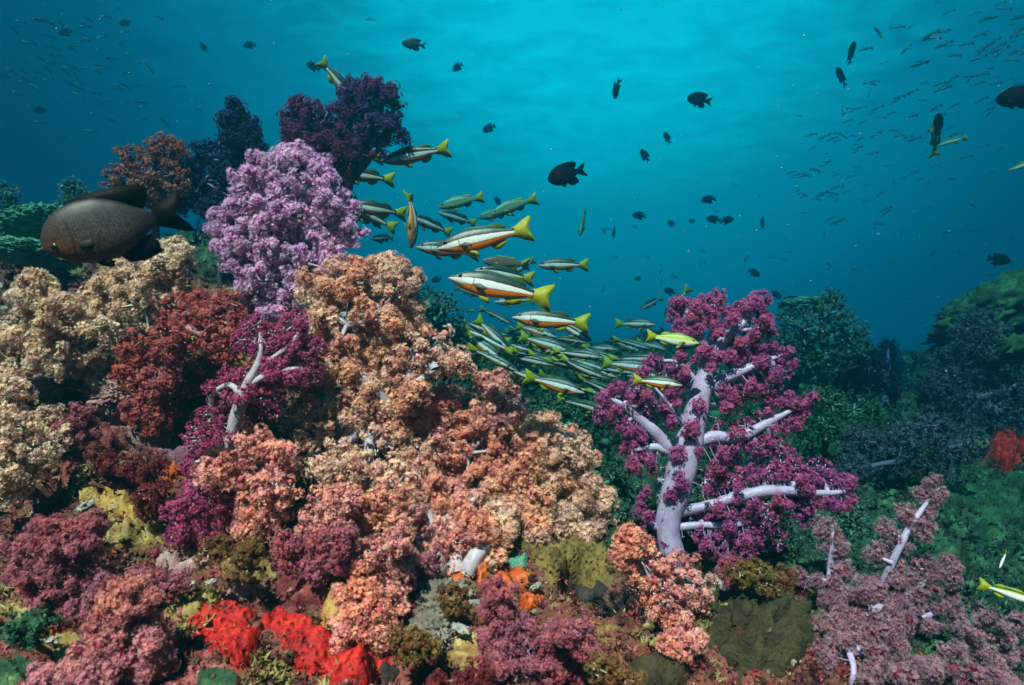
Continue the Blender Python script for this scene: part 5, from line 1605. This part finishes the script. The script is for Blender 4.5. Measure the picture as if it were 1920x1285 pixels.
GD = 'dark damselfish scattered in open water'
DM = [  # nose, tail, yaw, label
    ((1028, 338), (1101, 316), 8, 'largest black damselfish hanging in open water above the trailing snapper'),
    ((1289, 184), (1336, 191), 8, 'black damselfish high in open water under the bright surface'),
    ((849, 133), (868, 119), 20, 'small dark damselfish beside the bright surface near the grey green fork tailed fish'),
    ((905, 247), (930, 235), 10, 'dark damselfish in blue water above the upper big snapper'),
    ((1152, 184), (1158, 149), 25, 'narrow dark damselfish pointing straight down under the surface'),
    ((1245, 249), (1257, 270), 20, 'blue black damselfish tilted between the two high black ones'),
    ((1201, 281), (1217, 304), 15, 'dark damselfish slanting tail down below its tilted neighbour'),
    ((1600, 81), (1592, 121), 25, 'black damselfish climbing straight up, upper of a pair by the shoal'),
    ((1569, 127), (1586, 163), 8, 'black damselfish climbing with tail aside, lower of a pair by the shoal'),
    ((1876, 187), (1950, 178), 0, 'big black damselfish cut off by the picture edge'),
    ((1757, 214), (1764, 258), 30, 'black damselfish beside the upright fork tailed fish'),
    ((1315, 376), (1343, 373), 8, 'black damselfish above a close trio in mid water'),
    ((1325, 410), (1352, 414), 8, 'black damselfish, bigger of a touching pair in mid water'),
    ((1375, 411), (1350, 416), 15, 'smaller black damselfish touching the bigger one nose outward'),
    ((1429, 428), (1430, 405), 25, 'slim black damselfish hanging vertical in mid water'),
    ((1251, 416), (1267, 424), 10, 'dim damselfish level with the touching pair'),
    ((1150, 445), (1153, 422), 40, 'black damselfish head on, low in mid water'),
    ((1424, 518), (1403, 506), 10, 'black damselfish above the tree coral facing the shoal side'),
    ((1891, 490), (1852, 484), 8, 'black damselfish over the green table coral'),
    ((1467, 566), (1505, 567), 8, 'round black damselfish in front of the teal mound'),
    ((1464, 560), (1446, 546), 20, 'small black damselfish touching the crown side of the teal mound'),
    ((376, 82), (388, 97), 15, 'dim damselfish tilted in the upper blue, tail down'),
    ((457, 86), (480, 85), 10, 'dim damselfish level with the tilted one in the upper blue'),
    ((576, 120), (600, 132), 12, 'dark damselfish next to the diving snapper tail'),
    ((1245, 543), (1267, 551), 15, 'dim damselfish above the tree coral crown'),
    ((225, 47), (245, 40), 10, 'dim damselfish in the upper blue above the faint shoal'),
    ((112, 63), (136, 60), 10, 'dim damselfish between the faint shoal and the long dark fish'),
    ((66, 207), (87, 208), 10, 'dim damselfish among the faint shoal'),
    ((809, 528), (829, 521), 15, 'dim damselfish before the dark green mound'),
    ((1190, 524), (1204, 522), 10, 'tiny dim damselfish over the gap'),
    ((927, 371), (940, 385), 20, 'tiny dark damselfish behind the pale green snapper'),
    ((1186, 404), (1212, 406), 10, 'slender dim fish above the head on damselfish'),
    ((1292, 416), (1305, 414), 10, 'tiny black damselfish behind the bigger of the touching pair'),
]
for nose, tail, yaw, lab in DM:
    pl = math.hypot(tail[0] - nose[0], tail[1] - nose[1])
    Lr = .105 * rng.uniform(.9, 1.1)
    Mx = fish_matrix(nose, tail, Lr, yaw, rng.uniform(-8, 8), .95)
    if pl > 34:
        put_fish('damselfish', DAMS[rng.integers(0, 3)], Mx, lab, 'fish', GD)
    else:
        put_single('damselfish', SMALLD, Mx, lab, 'fish', GD)
put_fish('chromis', CHRO[1], fish_matrix((754, 81), (799, 86), .10, 5, 0, .8), 'grey green fish with a deeply forked tail under the bright surface', 'fish', None)
put_single('silver_fish', SILV, fish_matrix((1762, 272), (1809, 259), .12, 0), 'silver and yellow streak of a fish beside the fork tailed one', 'fish', None)
put_single('silver_fish', SILV, fish_matrix((1897, 318), (1950, 300), .12, 0), 'bright silver fish at the edge under the big cut off damselfish', 'fish', None)
put_single('yellow_fish', SILV, fish_matrix((1935, 1128), (1845, 1098), .082, 0), 'yellow fish beside the blush coral in the shaded corner', 'fish', None)
put_single('yellow_fish', SILV, fish_matrix((1874, 1066), (1888, 1032), .034, 10), 'little upright yellow fish above the other yellow one', 'fish', None)
for (a, b, lab) in [(((1638, 50), (1655, 70)), .09, 'small yellow tailed fish nosing down, upper one by the climbing pair'), (((1691, 100), (1707, 84)), .09, 'small yellow tailed fish angled up at the shoal rim'), (((1762, 8), (1752, -6)), .09, 'small yellow tailed fish cut by the top edge'),
                    (((1628, 183), (1632, 165)), .07, 'tiny upright yellow tipped fish between the climbing pair and the shoal'), (((1580, 220), (1579, 198)), .07, 'tiny pale upright fish below the climbing pair'), (((1412, 655), (1428, 648)), .05, 'tiny yellow fish behind the tree coral branch')]:
    put_single('small_fish', SHOALY, fish_matrix(a[0], a[1], b, 10), lab, 'fish', None)
put_single('slender_fish', SHOAL[1], fish_matrix((64, 35), (99, 44), .12, 5), 'long dark slender fish in the upper corner of blue water', 'fish', None)
put_single('slender_fish', SHOAL[0], fish_matrix((684, 36), (703, 38), .10, 5), 'slender dim fish near the bright surface', 'fish', None)

# distant shoals: every fish its own object
GSH = 'tiny slender fish of the dense upper shoal'
ns = 0
for _ in range(4000):
    if ns >= 150:
        break
    x, y = rng.uniform(1470, 1925), rng.uniform(5, 420)
    c = 300 - (x - 1560) * .72
    wdt = 60 + (x - 1470) * .16
    if rng.uniform() > math.exp(-((y - c) / wdt) ** 2) + .02:
        continue
    L = rng.uniform(15, 34) * (1 if y < 140 else .75)
    a = R(rng.normal(14, 13))
    s = 1 if rng.uniform() < .8 else -1
    nose, tail = (x - s * L / 2 * math.cos(a), y + s * L / 2 * math.sin(a)), (x + s * L / 2 * math.cos(a), y - s * L / 2 * math.sin(a))
    put_single('shoal_fish', SHOAL[rng.integers(0, 3)], fish_matrix(nose, tail, .12, rng.uniform(-30, 30), 0, .85), 'tiny dark slender fish of the dense shoal fading into the upper water', 'fish', GSH)
    ns += 1
GSL = 'faint slender fish of the thin hazy shoal'
for _ in range(90):
    x, y = rng.normal(150, 95), rng.normal(130, 62)
    if x < 0 or y < 0 or y > 260:
        continue
    L = rng.uniform(12, 24)
    a = R(rng.normal(-15, 18))
    nose, tail = (x - L / 2 * math.cos(a), y + L / 2 * math.sin(a)), (x + L / 2 * math.cos(a), y - L / 2 * math.sin(a))
    put_single('shoal_fish', SHOAL[rng.integers(0, 3)], fish_matrix(nose, tail, .16, rng.uniform(-30, 30), 0, .85), 'faint slender fish of the hazy shoal over the rust coral side', 'fish', GSL)
GSM = 'specks of fish in the deep blue middle water'
for _ in range(60):
    x, y = rng.uniform(1130, 1900), rng.uniform(330, 560)
    L = rng.uniform(7, 14)
    a = R(rng.normal(10, 40))
    nose, tail = (x - L / 2 * math.cos(a), y + L / 2 * math.sin(a)), (x + L / 2 * math.cos(a), y - L / 2 * math.sin(a))
    put_single('distant_fish', SHOAL[rng.integers(0, 3)], fish_matrix(nose, tail, .06, rng.uniform(-30, 30), 0, 1.3), 'speck of a fish far off in the deep blue middle water', 'fish', GSM)

# ------------------------------------------------------------------ drifting specks
ms = MB()
nm_ = 420
dq = rng.uniform(.5, 4.5, nm_)
add_balls(ms, P(rng.uniform(-200, 2100, nm_), rng.uniform(-50, 900, nm_), dq), rng.uniform(.6, 1.5, nm_) * dq / F * rng.uniform(.5, 1.3, nm_), 0, .4)
m, n, out = new_mat('marine_snow')
p = nd(n, 'ShaderNodeBsdfDiffuse', i_Color=(.45, .45, .42, 1))
n.links.new(p.outputs[0], out.inputs[0])
tag(ms.obj('marine_snow', m), kind='stuff', label='pale specks drifting in the water')

# ------------------------------------------------------------------ the water's haze
hz = MB()
x0, x1, y0, y1, z0, z1 = -11.0, 11.0, -.25, 7.2, -4.0, 5.0
hv_ = np.array([(x, y, z) for x in (x0, x1) for y in (y0, y1) for z in (z0, z1)])
hz.add(hv_, np.array([(0, 1, 3, 2), (4, 6, 7, 5), (0, 4, 5, 1), (2, 3, 7, 6), (0, 2, 6, 4), (1, 5, 7, 3)]))
m, n, out = new_mat('sea_haze')
pv = nd(n, 'ShaderNodeVolumePrincipled')
pv.inputs['Density'].default_value = .64
pv.inputs['Color'].default_value = (.004, .080, .115, 1)
pv.inputs['Absorption Color'].default_value = (.18, .55, .66, 1)
pv.inputs['Anisotropy'].default_value = .7
n.links.new(pv.outputs[0], out.inputs['Volume'])
ho = hz.obj('haze', m, flat=True)
tag(ho, kind='stuff')
